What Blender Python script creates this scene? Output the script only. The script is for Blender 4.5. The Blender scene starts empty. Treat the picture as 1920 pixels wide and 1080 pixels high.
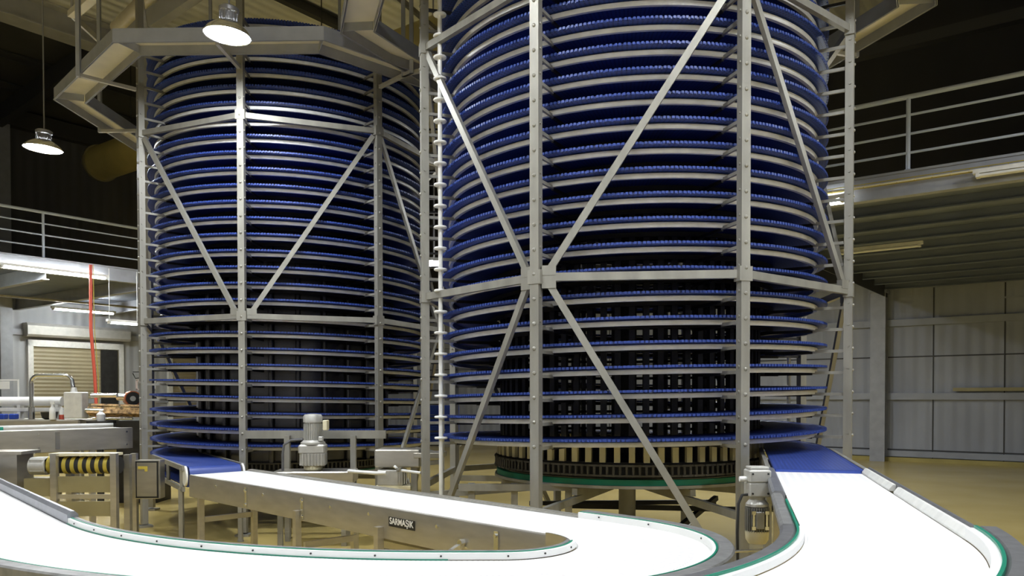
import bpy, math, random
import numpy as np
from mathutils import Vector, Matrix

random.seed(7)
PI = math.pi
sc = bpy.context.scene
COL = sc.collection

# ------------------------------------------------------------------ materials
def nt(name):
    m = bpy.data.materials.new(name); m.use_nodes = True
    t = m.node_tree; b = t.nodes['Principled BSDF']
    return m, t, b

def pbr(name, col, rough=.5, metal=0., nscale=0, namt=.15, stretch=(1, 1, 1), bump=0., bscale=40, spec=.5, rvar=0.):
    m, t, b = nt(name)
    b.inputs['Base Color'].default_value = (*col, 1)
    b.inputs['Roughness'].default_value = rough
    b.inputs['Metallic'].default_value = metal
    b.inputs['Specular IOR Level'].default_value = spec
    if nscale or bump:
        tc = t.nodes.new('ShaderNodeTexCoord'); mp = t.nodes.new('ShaderNodeMapping')
        mp.inputs['Scale'].default_value = stretch
        t.links.new(tc.outputs['Object'], mp.inputs['Vector'])
    if nscale:
        n = t.nodes.new('ShaderNodeTexNoise'); n.inputs['Scale'].default_value = nscale
        n.inputs['Detail'].default_value = 5
        t.links.new(mp.outputs['Vector'], n.inputs['Vector'])
        r = t.nodes.new('ShaderNodeValToRGB')
        r.color_ramp.elements[0].position = .3; r.color_ramp.elements[1].position = .7
        r.color_ramp.elements[0].color = (*[c * (1 - namt) for c in col], 1)
        r.color_ramp.elements[1].color = (*[min(1, c * (1 + namt)) for c in col], 1)
        t.links.new(n.outputs['Fac'], r.inputs['Fac']); t.links.new(r.outputs['Color'], b.inputs['Base Color'])
        if rvar:
            mr = t.nodes.new('ShaderNodeMapRange')
            mr.inputs['To Min'].default_value = rough - rvar; mr.inputs['To Max'].default_value = rough + rvar
            t.links.new(n.outputs['Fac'], mr.inputs['Value']); t.links.new(mr.outputs['Result'], b.inputs['Roughness'])
    if bump:
        n2 = t.nodes.new('ShaderNodeTexNoise'); n2.inputs['Scale'].default_value = bscale
        bp = t.nodes.new('ShaderNodeBump'); bp.inputs['Strength'].default_value = bump
        t.links.new(mp.outputs['Vector'], n2.inputs['Vector'])
        t.links.new(n2.outputs['Fac'], bp.inputs['Height']); t.links.new(bp.outputs['Normal'], b.inputs['Normal'])
    return m

def emis(name, col, s):
    m, t, b = nt(name)
    b.inputs['Base Color'].default_value = (*col, 1)
    b.inputs['Emission Color'].default_value = (*col, 1)
    b.inputs['Emission Strength'].default_value = s
    return m

def belt_mat(name, col, dark, pitch, across, rough=.45, amt=1.0):
    """modular plastic belt: fine open grid laid out in metres on the UV map"""
    m, t, b = nt(name)
    uv = t.nodes.new('ShaderNodeUVMap')
    sx = t.nodes.new('ShaderNodeSeparateXYZ'); t.links.new(uv.outputs['UV'], sx.inputs['Vector'])
    def saw(out, per):
        a = t.nodes.new('ShaderNodeMath'); a.operation = 'DIVIDE'; a.inputs[1].default_value = per
        t.links.new(out, a.inputs[0])
        f = t.nodes.new('ShaderNodeMath'); f.operation = 'FRACT'; t.links.new(a.outputs[0], f.inputs[0])
        s = t.nodes.new('ShaderNodeMath'); s.operation = 'SUBTRACT'; s.inputs[1].default_value = .5
        t.links.new(f.outputs[0], s.inputs[0])
        ab = t.nodes.new('ShaderNodeMath'); ab.operation = 'ABSOLUTE'; t.links.new(s.outputs[0], ab.inputs[0])
        return ab.outputs[0]
    u = saw(sx.outputs['X'], pitch); v = saw(sx.outputs['Y'], across)
    def lt(o, th):
        l = t.nodes.new('ShaderNodeMath'); l.operation = 'LESS_THAN'; l.inputs[1].default_value = th
        t.links.new(o, l.inputs[0]); return l.outputs[0]
    mul = t.nodes.new('ShaderNodeMath'); mul.operation = 'MULTIPLY'
    t.links.new(lt(u, .2), mul.inputs[0]); t.links.new(lt(v, .27), mul.inputs[1])
    sc_ = t.nodes.new('ShaderNodeMath'); sc_.operation = 'MULTIPLY'; sc_.inputs[1].default_value = amt
    t.links.new(mul.outputs[0], sc_.inputs[0])
    mx = t.nodes.new('ShaderNodeMix'); mx.data_type = 'RGBA'
    mx.inputs['A'].default_value = (*col, 1); mx.inputs['B'].default_value = (*dark, 1)
    t.links.new(sc_.outputs[0], mx.inputs['Factor']); t.links.new(mx.outputs['Result'], b.inputs['Base Color'])
    b.inputs['Roughness'].default_value = rough
    bp = t.nodes.new('ShaderNodeBump'); bp.inputs['Strength'].default_value = .25; bp.inputs['Distance'].default_value = .004
    t.links.new(u, bp.inputs['Height']); t.links.new(bp.outputs['Normal'], b.inputs['Normal'])
    return m

def ribbed(name, col, axis, per, rough=.6, depth=.6, metal=0., namt=.12, nscale=1.2):
    """sheet with ribs running along one axis, by bump"""
    m = pbr(name, col, rough, metal, nscale, namt, (1, 1, .35))
    t = m.node_tree; b = t.nodes['Principled BSDF']
    tc = t.nodes.new('ShaderNodeTexCoord'); dot = t.nodes.new('ShaderNodeVectorMath'); dot.operation = 'DOT_PRODUCT'
    dot.inputs[1].default_value = axis
    t.links.new(tc.outputs['Object'], dot.inputs[0])
    a = t.nodes.new('ShaderNodeMath'); a.operation = 'MULTIPLY'; a.inputs[1].default_value = 2 * PI / per
    t.links.new(dot.outputs['Value'], a.inputs[0])
    s = t.nodes.new('ShaderNodeMath'); s.operation = 'SINE'; t.links.new(a.outputs[0], s.inputs[0])
    bp = t.nodes.new('ShaderNodeBump'); bp.inputs['Strength'].default_value = depth; bp.inputs['Distance'].default_value = .03
    t.links.new(s.outputs[0], bp.inputs['Height']); t.links.new(bp.outputs['Normal'], b.inputs['Normal'])
    return m

M = {}
M['steel'] = pbr('frame_steel', (.335, .325, .285), .48, .45, 9, .13, (1, 1, .25), rvar=.08)
M['panel'] = pbr('panel_steel', (.58, .55, .48), .33, .85, 5, .08, (1, 1, 4), rvar=.06)
M['rail'] = pbr('rail_grey', (.80, .795, .76), .4, .1, 12, .08)
M['darksteel'] = pbr('dark_steel', (.035, .034, .033), .5, .4, 8, .25)
M['drumbar'] = pbr('drum_bar_steel', (.085, .085, .09), .45, .4, 8, .2)
M['chain'] = pbr('chain_steel', (.11, .105, .095), .45, .5, 10, .2)
M['drumsheet'] = pbr('drum_sheet', (.20, .195, .19), .25, .85, 4, .25)
M['bright'] = pbr('bright_steel', (.72, .72, .70), .18, 1.)
M['cast'] = pbr('cast_aluminium', (.50, .49, .45), .5, .3, 14, .1)
M['greyplastic'] = pbr('grey_rail_plastic', (.13, .13, .135), .42, .1, 20, .2)
M['greyrail'] = pbr('mid_grey_plastic', (.20, .20, .195), .45, .1, 20, .2)
M['whiteplastic'] = pbr('white_plastic', (.86, .86, .84), .4)
M['cream'] = pbr('cream_plastic', (.80, .74, .52), .5)
M['green'] = pbr('green_strip', (.0, .20, .12), .4)
M['black'] = pbr('black_plastic', (.012, .012, .012), .5)
M['rubber'] = pbr('dark_rubber', (.02, .02, .02), .7)
M['blue'] = belt_mat('blue_belt', (.032, .066, .30), (.008, .018, .10), .033, .028)
M['white'] = belt_mat('white_belt', (.90, .90, .90), (.66, .63, .63), .025, .05, amt=.8)
M['galv'] = pbr('galvanised_sheet', (.46, .45, .42), .5, .25, 7, .08)
M['trayin'] = pbr('tray_sheet', (.72, .68, .56), .55, .1, 4, .07)
M['zinc'] = pbr('painted_grey_steel', (.36, .375, .41), .5, .1, 5, .1)
M['roofdark'] = pbr('dark_roof_panel', (.075, .073, .066), .8, 0, .6, .2)  # dark panel; the bay's lack of lamplight is put into its colour
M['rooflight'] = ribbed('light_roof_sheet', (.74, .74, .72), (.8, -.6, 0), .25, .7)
M['beamdark'] = pbr('dark_beam', (.05, .05, .05), .6)
M['beamgrey'] = pbr('grey_beam', (.45, .45, .45), .6, 0, 2, .12)
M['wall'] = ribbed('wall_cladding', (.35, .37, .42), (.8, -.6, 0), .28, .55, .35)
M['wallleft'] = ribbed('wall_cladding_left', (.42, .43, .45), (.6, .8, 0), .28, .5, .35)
M['walldark'] = ribbed('dark_cladding', (.03, .03, .033), (.6, .8, 0), .3, .7, .5)  # right upper wall: the shade above the lamps is painted into the cladding
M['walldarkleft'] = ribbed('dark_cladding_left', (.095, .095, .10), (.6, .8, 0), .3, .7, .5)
M['girt'] = pbr('girt_grey', (.35, .37, .42), .5, 0, 3, .08)
M['deck'] = pbr('deck_underside', (.17, .195, .25), .6, .1, 1.5, .12)
M['shutter'] = ribbed('shutter_slats', (.36, .31, .20), (0, 0, 1), .11, .5, .35)
M['duct'] = pbr('yellow_duct', (.45, .37, .12), .55, 0, 2, .12)
M['red'] = pbr('red_hose', (.62, .10, .06), .5)
M['yellow'] = pbr('yellow_plastic', (.52, .41, .06), .5)
M['bluebox'] = pbr('blue_plastic', (.02, .06, .38), .4)
M['film'] = pbr('printed_film', (.36, .22, .09), .25, .3, 18, .9)
M['orange'] = pbr('orange_film', (.62, .17, .06), .35, .1, 25, .5)
M['paper'] = pbr('paper', (.75, .75, .73), .6)
M['olive'] = pbr('olive_panel', (.36, .32, .18), .35, .5, 3, .1)
M['railgrey'] = pbr('grey_steel_guard', (.30, .31, .34), .35, .6, 10, .1)
M['railing'] = pbr('railing_paint', (.60, .67, .80), .45)
M['castdark'] = pbr('motor_grey', (.26, .255, .235), .5, .2, 14, .1)
M['castcream'] = pbr('motor_cream', (.60, .55, .38), .5, 0, 14, .08)
M['cream2'] = pbr('beige_pipe', (.52, .47, .34), .5, 0, 4, .1)
M['lens'] = emis('lamp_lens', (.92, .96, 1.0), 300)
M['tube'] = emis('fluorescent_tube', (.96, 1, .98), 140)
M['tubedim'] = emis('fluorescent_tube_small', (.92, 1, .98), 14)
M['tubeoff'] = pbr('tube_off', (.8, .8, .8), .4)
M['spot'] = emis('floodlight_glass', (1, .99, .95), 60)
M['chrome'] = pbr('chrome_shade', (.75, .74, .70), .15, .95)
M['lampgrey'] = pbr('lamp_housing', (.30, .30, .31), .4, .4)

def floor_mat():
    m, t, b = nt('yellow_epoxy')
    tc = t.nodes.new('ShaderNodeTexCoord')
    n = t.nodes.new('ShaderNodeTexNoise'); n.inputs['Scale'].default_value = .8; n.inputs['Detail'].default_value = 6
    t.links.new(tc.outputs['Object'], n.inputs['Vector'])
    r = t.nodes.new('ShaderNodeValToRGB')
    r.color_ramp.elements[0].position = .3; r.color_ramp.elements[0].color = (.54, .41, .13, 1)
    r.color_ramp.elements[1].position = .7; r.color_ramp.elements[1].color = (.64, .50, .19, 1)
    t.links.new(n.outputs['Fac'], r.inputs['Fac']); t.links.new(r.outputs['Color'], b.inputs['Base Color'])
    n2 = t.nodes.new('ShaderNodeTexNoise'); n2.inputs['Scale'].default_value = 180
    t.links.new(tc.outputs['Object'], n2.inputs['Vector'])
    bp = t.nodes.new('ShaderNodeBump'); bp.inputs['Strength'].default_value = .06
    t.links.new(n2.outputs['Fac'], bp.inputs['Height']); t.links.new(bp.outputs['Normal'], b.inputs['Normal'])
    b.inputs['Roughness'].default_value = .24
    return m
M['floor'] = floor_mat()

def striped(name, c1, c2, axis, per, duty=.5):
    m, t, b = nt(name)
    tc = t.nodes.new('ShaderNodeTexCoord'); dot = t.nodes.new('ShaderNodeVectorMath'); dot.operation = 'DOT_PRODUCT'
    dot.inputs[1].default_value = axis; t.links.new(tc.outputs['Object'], dot.inputs[0])
    a = t.nodes.new('ShaderNodeMath'); a.operation = 'DIVIDE'; a.inputs[1].default_value = per
    t.links.new(dot.outputs['Value'], a.inputs[0])
    f = t.nodes.new('ShaderNodeMath'); f.operation = 'FRACT'; t.links.new(a.outputs[0], f.inputs[0])
    l = t.nodes.new('ShaderNodeMath'); l.operation = 'LESS_THAN'; l.inputs[1].default_value = duty
    t.links.new(f.outputs[0], l.inputs[0])
    mx = t.nodes.new('ShaderNodeMix'); mx.data_type = 'RGBA'
    mx.inputs['A'].default_value = (*c1, 1); mx.inputs['B'].default_value = (*c2, 1)
    t.links.new(l.outputs[0], mx.inputs['Factor']); t.links.new(mx.outputs['Result'], b.inputs['Base Color'])
    b.inputs['Roughness'].default_value = .45
    return m
M['return'] = striped('return_belt', (.74, .68, .50), (.30, .27, .18), (.6, .5, 1.), .03, .3)

# ------------------------------------------------------------------ mesh helpers
class MB:
    def __init__(s): s.v = []; s.f = []; s.uv = {}; s.n = 0; s.smooth = False
    def add(s, verts, faces, uvs=None):
        verts = [tuple(map(float, p)) for p in verts]
        o = s.n; s.v += verts; s.n += len(verts)
        for i, f in enumerate(faces):
            if uvs is not None: s.uv[len(s.f)] = uvs[i]
            s.f.append(tuple(o + k for k in f))
        return s
    def obox(s, c, ax, ay, az):
        """box from centre and three half-axis vectors"""
        c, ax, ay, az = (np.array(k, float) for k in (c, ax, ay, az))
        vs = [c + i * ax + j * ay + k * az for k in (-1, 1) for j in (-1, 1) for i in (-1, 1)]
        return s.add(vs, [(0, 2, 3, 1), (4, 5, 7, 6), (0, 1, 5, 4), (2, 6, 7, 3), (0, 4, 6, 2), (1, 3, 7, 5)])
    def box(s, x0, x1, y0, y1, z0, z1):
        return s.obox(((x0 + x1) / 2, (y0 + y1) / 2, (z0 + z1) / 2), ((x1 - x0) / 2, 0, 0), (0, (y1 - y0) / 2, 0), (0, 0, (z1 - z0) / 2))
    def rbox(s, c, sx, sy, sz, rz=0):
        cs, sn = math.cos(rz), math.sin(rz)
        return s.obox(c, (sx / 2 * cs, sx / 2 * sn, 0), (-sy / 2 * sn, sy / 2 * cs, 0), (0, 0, sz / 2))
    def cbox(s, c, sx, sy, sz, rz=0, ch=.008):
        """box with chamfered vertical and top edges"""
        cs, sn = math.cos(rz), math.sin(rz)
        hx, hy = sx / 2, sy / 2
        def loop(dx, dy, z, k):
            pts = [(hx - dx, hy - dy - k), (hx - dx - k, hy - dy), (-hx + dx + k, hy - dy), (-hx + dx, hy - dy - k),
                   (-hx + dx, -hy + dy + k), (-hx + dx + k, -hy + dy), (hx - dx - k, -hy + dy), (hx - dx, -hy + dy + k)]
            return [(c[0] + x * cs - y * sn, c[1] + x * sn + y * cs, c[2] + z) for x, y in pts]
        L = [loop(ch, ch, -sz / 2, ch * .5), loop(0, 0, -sz / 2 + ch, ch), loop(0, 0, sz / 2 - ch, ch), loop(ch, ch, sz / 2, ch * .5)]
        vs = sum(L, []); fs = []
        for r in range(3):
            for i in range(8):
                fs.append((r * 8 + i, r * 8 + (i + 1) % 8, r * 8 + 8 + (i + 1) % 8, r * 8 + 8 + i))
        fs.append(tuple(range(7, -1, -1))); fs.append(tuple(24 + i for i in range(8)))
        return s.add(vs, fs)
    def bar(s, p0, p1, w, h, up=(0, 0, 1)):
        """square bar: w across, h along up"""
        p0, p1, up = (np.array(k, float) for k in (p0, p1, up))
        d = p1 - p0; L = np.linalg.norm(d); d = d / L
        r = np.cross(d, up); r = r / np.linalg.norm(r); u = np.cross(r, d)
        return s.obox((p0 + p1) / 2, d * L / 2, r * w / 2, u * h / 2)
    def tube(s, pts, r, n=10, caps=True):
        pts = [np.array(p, float) for p in pts]
        rs = r if isinstance(r, (list, tuple)) else [r] * len(pts)
        vs = []; fs = []; prev = None
        for i, p in enumerate(pts):
            d = pts[min(i + 1, len(pts) - 1)] - pts[max(i - 1, 0)]; d = d / np.linalg.norm(d)
            if prev is None:
                a = np.array((0, 0, 1.)) if abs(d[2]) < .9 else np.array((1., 0, 0))
            else: a = prev
            x = a - d * np.dot(a, d); x = x / np.linalg.norm(x); y = np.cross(d, x); prev = x
            for k in range(n):
                t = 2 * PI * k / n; vs.append(p + rs[i] * (math.cos(t) * x + math.sin(t) * y))
        for i in range(len(pts) - 1):
            for k in range(n):
                fs.append((i * n + k, i * n + (k + 1) % n, (i + 1) * n + (k + 1) % n, (i + 1) * n + k))
        if caps:
            fs.append(tuple(range(n - 1, -1, -1))); fs.append(tuple((len(pts) - 1) * n + k for k in range(n)))
        return s.add(vs, fs)
    def lathe(s, prof, c, n=24, rot=None):
        """prof: list of (r, z); rot: 3x3 Matrix applied about c"""
        vs = []; fs = []
        for r, z in prof:
            for k in range(n):
                t = 2 * PI * k / n; p = Vector((r * math.cos(t), r * math.sin(t), z))
                if rot is not None: p = rot @ p
                vs.append((c[0] + p.x, c[1] + p.y, c[2] + p.z))
        for i in range(len(prof) - 1):
            for k in range(n):
                fs.append((i * n + k, i * n + (k + 1) % n, (i + 1) * n + (k + 1) % n, (i + 1) * n + k))
        ring = prof[0] == prof[-1]
        if prof[0][0] > 1e-6 and not ring: fs.append(tuple(range(n - 1, -1, -1)))
        if prof[-1][0] > 1e-6 and not ring: fs.append(tuple((len(prof) - 1) * n + k for k in range(n)))
        return s.add(vs, fs)
    def sweep(s, path, prof, uv=False, caps=True):
        """closed profile [(offset to the right of travel, height)] carried along a path"""
        P = np.array(path, float); n = len(prof)
        T = np.zeros_like(P); T[1:-1] = P[2:] - P[:-2]; T[0] = P[1] - P[0]; T[-1] = P[-1] - P[-2]
        R = np.stack([T[:, 1], -T[:, 0], np.zeros(len(P))], 1); R /= np.linalg.norm(R, axis=1)[:, None]
        seg = np.linalg.norm(P[1:] - P[:-1], axis=1); cum = np.concatenate([[0], np.cumsum(seg)])
        vs = []
        for i in range(len(P)):
            for o, h in prof: vs.append(P[i] + R[i] * o + np.array((0, 0, h)))
        fs = []; us = []
        for i in range(len(P) - 1):
            for k in range(n):
                k2 = (k + 1) % n
                fs.append((i * n + k, i * n + k2, (i + 1) * n + k2, (i + 1) * n + k))
                us.append([(cum[i], prof[k][0]), (cum[i], prof[k2][0]), (cum[i + 1], prof[k2][0]), (cum[i + 1], prof[k][0])])
        if caps:
            fs.append(tuple(range(n - 1, -1, -1))); us.append([(0, 0)] * n)
            fs.append(tuple((len(P) - 1) * n + k for k in range(n))); us.append([(0, 0)] * n)
        return s.add(vs, fs, us if uv else None)
    def build(s, name, mat, parent=None, smooth=None):
        me = bpy.data.meshes.new(name)
        off = Vector((0, 0, 0))
        q = parent
        while q is not None: off += q.location; q = q.parent
        vs = np.array(s.v) - np.array(off)
        me.from_pydata([tuple(p) for p in vs], [], s.f)
        if s.uv:
            ul = me.uv_layers.new(name='UVMap'); data = np.zeros(len(me.loops) * 2)
            i = 0
            for fi, f in enumerate(s.f):
                u = s.uv.get(fi)
                for k in range(len(f)):
                    if u is not None: data[2 * i] = u[k][0]; data[2 * i + 1] = u[k][1]
                    i += 1
            ul.data.foreach_set('uv', data)
        me.materials.append(M[mat] if isinstance(mat, str) else mat)
        import bmesh
        bm = bmesh.new(); bm.from_mesh(me); bmesh.ops.recalc_face_normals(bm, faces=bm.faces); bm.to_mesh(me); bm.free()
        if smooth:
            me.polygons.foreach_set('use_smooth', [True] * len(me.polygons))
            try: me.set_sharp_from_angle(angle=smooth if smooth is not True else .7)
            except Exception: pass
        o = bpy.data.objects.new(name, me); COL.objects.link(o)
        if parent is not None: o.parent = parent
        return o

def empty(name, loc, label, cat, group=None):
    o = bpy.data.objects.new(name, None); COL.objects.link(o)
    o.location = loc; o.empty_display_size = .1
    o['label'] = label; o['category'] = cat
    if group: o['group'] = group
    return o
def tag(o, label, cat, group=None):
    o['label'] = label; o['category'] = cat
    if group: o['group'] = group
    return o
def struct(o, label=None):
    o['kind'] = 'structure'
    if label: o['label'] = label
    return o
def dup(root, loc, label, rotz=0):
    r = root.copy(); COL.objects.link(r); r.location = loc; r.rotation_euler = (0, 0, rotz); r['label'] = label
    for ch in list(root.children):
        c = ch.copy(); COL.objects.link(c); c.parent = r
        for g in list(ch.children):
            d = g.copy(); COL.objects.link(d); d.parent = c
    return r

# ------------------------------------------------------------------ room: axes A (.8,-.6) and B (.6,.8)
def W(A, B, z=0.): return (.8 * A + .6 * B, -.6 * A + .8 * B, z)
RZ_A = math.atan2(-.6, .8)
def rbar(mb, A0, A1, B0, B1, z0, z1):
    c = W((A0 + A1) / 2, (B0 + B1) / 2, (z0 + z1) / 2)
    return mb.rbox(c, A1 - A0, B1 - B0, z1 - z0, RZ_A)

AL, AR, BN, BF = -24.3, 16., -13., 21.2      # left wall, right end, behind the camera, far wall
struct(rbar(MB(), AL - .2, AR + .2, BN - .2, BF + .2, -.2, 0).build('floor', 'floor'), 'glossy yellow epoxy floor')
# left wall: grey cladding below, dark cladding above the gallery
struct(rbar(MB(), AL - .2, AL, BN, BF + .2, 0, 4.45).build('wall_left', 'wallleft'), 'grey ribbed cladding wall behind the left gallery')
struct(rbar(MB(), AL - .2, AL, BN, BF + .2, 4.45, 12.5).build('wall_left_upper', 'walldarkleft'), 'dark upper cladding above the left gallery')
struct(rbar(MB(), AL, AR, BF, BF + .2, 0, 4.45).build('wall_right', 'wall'), 'grey panelled wall under the right gallery')
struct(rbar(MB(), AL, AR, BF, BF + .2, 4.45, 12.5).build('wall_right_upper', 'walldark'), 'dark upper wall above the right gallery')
# wall trim on the right wall: base rail, yellow kerb, two rails, panel joints
k = 1
def trim(mb, mat, label=None):
    global k
    struct(mb.build('trim_%d' % k, mat), label); k += 1
trim(rbar(MB(), AL, AR, BF - .10, BF, 0, .10), 'duct', 'yellow kerb along the foot of the right wall')
trim(rbar(MB(), AL, AR, BF - .06, BF, .12, .26), 'girt')
trim(rbar(MB(), AL, AR, BF - .09, BF, 1.50, 1.66), 'girt')
trim(rbar(MB(), AL, AR, BF - .09, BF, 3.28, 3.44), 'girt')
for z in (.27, 2.52):
    trim(rbar(MB(), AL, AR, BF - .012, BF, z, z + .03), 'beamdark')
for i, A in enumerate((-16, -12.2, -8.5, -3.4, -1.95, -.4, 1.1, 2.6)):
    trim(rbar(MB(), A, A + .025, BF - .014, BF, .1, 4.16), 'beamdark')
trim(rbar(MB(), -1.95, -.42, BF - .016, BF, 3.80, 3.84), 'girt')
trim(rbar(MB(), -.38, 1.08, BF - .016, BF, 2.62, 2.66), 'girt')
trim(rbar(MB(), -2.95, AR, BF - .16, BF - .09, 1.70, 1.78), 'olive', 'olive pipe box along the right wall')
trim(rbar(MB(), AL, AR, 15.9, 16.1, 7.9, 8.1), 'beamdark', 'dark beam high over the right gallery')
# wall columns
for i, A in enumerate((-4.55, -14., 6.)):
    mb = MB()
    rbar(mb, A - .17, A + .17, BF - .32, BF - .30, 0, 4.1); rbar(mb, A - .17, A + .17, BF - .03, BF, 0, 4.1)
    rbar(mb, A - .02, A + .02, BF - .30, BF - .03, 0, 4.1); rbar(mb, A - .2, A + .2, BF - .36, BF, 4.1, 4.16)
    trim(mb, 'zinc', 'grey steel wall column')
# left wall rails and columns
trim(rbar(MB(), AL, AL + .08, BN, BF, 3.32, 3.48), 'zinc')
trim(rbar(MB(), AL, AL + .08, BN, BF, 1.4, 1.54), 'zinc')
for B in (9.15, 16.5, 3.):
    mb = MB()
    rbar(mb, AL, AL + .02, B - .15, B + .15, 0, 9.5); rbar(mb, AL + .26, AL + .28, B - .15, B + .15, 0, 9.5)
    rbar(mb, AL + .02, AL + .26, B - .02, B + .02, 0, 9.5)
    trim(mb, 'zinc')
trim(rbar(MB(), AL, AL + .3, BN, BF, 9.0, 9.45), 'beamdark')

# roof: bay over the left gallery coloured dark as unlit, lighter ribbed sheet over the hall
def roofz(A): return 9.5 + .075 * (A - AL) if A < -2 else 9.5 + .075 * (-2 - AL) - .075 * (A + 2)
def roofslab(A0, A1, mat, name):
    z0, z1 = roofz(A0), roofz(A1)
    vs = [W(A0, BN, z0), W(A1, BN, z1), W(A1, BF + .2, z1), W(A0, BF + .2, z0)]
    vs += [(p[0], p[1], p[2] + .12) for p in vs]
    return struct(MB().add(vs, [(3, 2, 1, 0), (4, 5, 6, 7), (0, 1, 5, 4), (1, 2, 6, 5), (2, 3, 7, 6), (3, 0, 4, 7)]).build(name, mat))
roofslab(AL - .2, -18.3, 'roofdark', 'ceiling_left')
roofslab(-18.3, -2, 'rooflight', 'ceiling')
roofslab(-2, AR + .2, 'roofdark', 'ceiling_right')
def beam_along_b(A, w, h, mat, dz=0):
    z = roofz(A) - dz; mb = MB()
    rbar(mb, A - w / 2, A + w / 2, BN, BF, z - h, z - h + .025); rbar(mb, A - w / 2, A + w / 2, BN, BF, z - .025, z)
    rbar(mb, A - .012, A + .012, BN, BF, z - h + .025, z - .025); return mb
trim(beam_along_b(-18.3, .5, .55, 'beamgrey', .0), 'beamgrey', 'wide grey roof girder')
for A in (-22.6, -20.9): trim(beam_along_b(A, .12, .18, 'beamgrey', .02), 'beamdark')
for A in (-14.2, -10.2, -6.2): trim(beam_along_b(A, .16, .24, 'beamgrey', .02), 'beamdark')
def rafter(B, A0, A1, w, h, mat):
    mb = MB(); mb.bar(W(A0, B, roofz(A0) - h / 2 - .2), W(A1, B, roofz(A1) - h / 2 - .2), w, h); trim(mb, mat)
for B in (3.5, 9.0, 14.5): rafter(B, AL, -18.5, .22, .45, 'beamdark')
for B in (2.4, 9.2, 15.8): rafter(B, -18.1, -2, .2, .4, 'beamgrey')

# ------------------------------------------------------------------ galleries
def gallery_right():
    B0, A0, A1 = 11.16, -4.4, AR
    struct(rbar(MB(), A0, A1, B0 + .12, BF, 4.30, 4.42).build('ceiling_gallery', 'deck'), 'grey underside of the right gallery')
    mb = MB()
    rbar(mb, A0, A1, B0, B0 + .02, 4.19, 4.45); rbar(mb, A0, A1, B0 - .02, B0 + .12, 4.14, 4.19); rbar(mb, A0, A1, B0 - .02, B0 + .12, 4.43, 4.46)
    trim(mb, 'zinc', 'grey channel beam edging the right gallery')
    for i in range(9):
        B = B0 + 1.10 + i * 1.08
        mb = MB(); rbar(mb, A0, A1, B - .045, B + .045, 4.15, 4.17); rbar(mb, A0, A1, B - .01, B + .01, 4.17, 4.3)
        trim(mb, 'deck')
    mb = MB(); rbar(mb, A0 - .02, A0, B0, BF, 4.0, 4.46); trim(mb, 'beamdark')
    r = empty('railing', W(-2, B0 + .1, 4.44), 'grey pipe railing along the right gallery edge', 'railing')
    MB().tube([W(A0, B0 + .06, 5.40), W(A1, B0 + .06, 5.40)], .032).build('handrail', 'railing', r, True)
    for z in (5.17, 4.93, 4.69):
        MB().tube([W(A0, B0 + .06, z), W(A1, B0 + .06, z)], .017, 8).build('mid_rail', 'railing', r, True)
    for A in (-4.3, -2.1, .9, 3.9):
        MB().tube([W(A, B0 + .06, 4.42), W(A, B0 + .06, 5.40)], .027).lathe([(.05, 0), (.05, .02), (.03, .03)], W(A, B0 + .06, 4.455), 12).build('railing_post', 'railing', r, True)
    t = empty('cable_tray', W(0, B0 - .07, 4.36), 'narrow yellow wire cable tray fixed along the right gallery beam', 'cable tray')
    mb = MB()
    for dz in (0, .05): mb.tube([W(-4, B0 - .05, 4.30 + dz), W(8, B0 - .05, 4.30 + dz)], .006, 6)
    for i in range(60):
        A = -4 + i * .2; mb.tube([W(A, B0 - .1, 4.30), W(A, B0 - .03, 4.30), W(A, B0 - .03, 4.36)], .004, 5)
    mb.build('wire_tray', 'yellow', t)
    MB().tube([W(-4, B0 - .075, 4.312), W(8, B0 - .075, 4.312)], .012, 6).build('cable', 'cream', t)
gallery_right()

def gallery_left():
    A0, B0, B1 = -17.4, BN, 12.
    struct(rbar(MB(), AL, A0 - .1, B0, B1, 4.30, 4.40).build('ceiling_gallery_left', 'deck'), 'underside of the left gallery')
    mb = MB(); rbar(mb, A0 - .02, A0, B0, B1, 4.17, 4.42); rbar(mb, A0 - .12, A0 + .02, B0, B1, 4.12, 4.17); rbar(mb, A0 - .12, A0 + .02, B0, B1, 4.40, 4.43)
    trim(mb, 'zinc', 'grey channel beam edging the left gallery')
    for i in range(7):
        B = -1 + i * 2.1
        mb = MB(); rbar(mb, AL, A0 - .1, B - .07, B + .07, 4.0, 4.02); rbar(mb, AL, A0 - .1, B - .01, B + .01, 4.02, 4.3); trim(mb, 'zinc')
    mb = MB(); rbar(mb, -21, -20.85, B0, B1, 3.96, 4.0); trim(mb, 'olive')
    r = empty('railing', W(A0, 6, 4.42), 'white pipe railing along the left gallery edge', 'railing')
    MB().tube([W(A0 - .06, B0, 5.36), W(A0 - .06, B1, 5.36)], .03).build('handrail', 'railing', r, True)
    for z in (5.13, 4.90, 4.66): MB().tube([W(A0 - .06, B0, z), W(A0 - .06, B1, z)], .015, 8).build('mid_rail', 'railing', r, True)
    for B in (4.6, 7.35, 10.1): MB().tube([W(A0 - .06, B, 4.40), W(A0 - .06, B, 5.36)], .026).build('railing_post', 'railing', r, True)
gallery_left()

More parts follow.
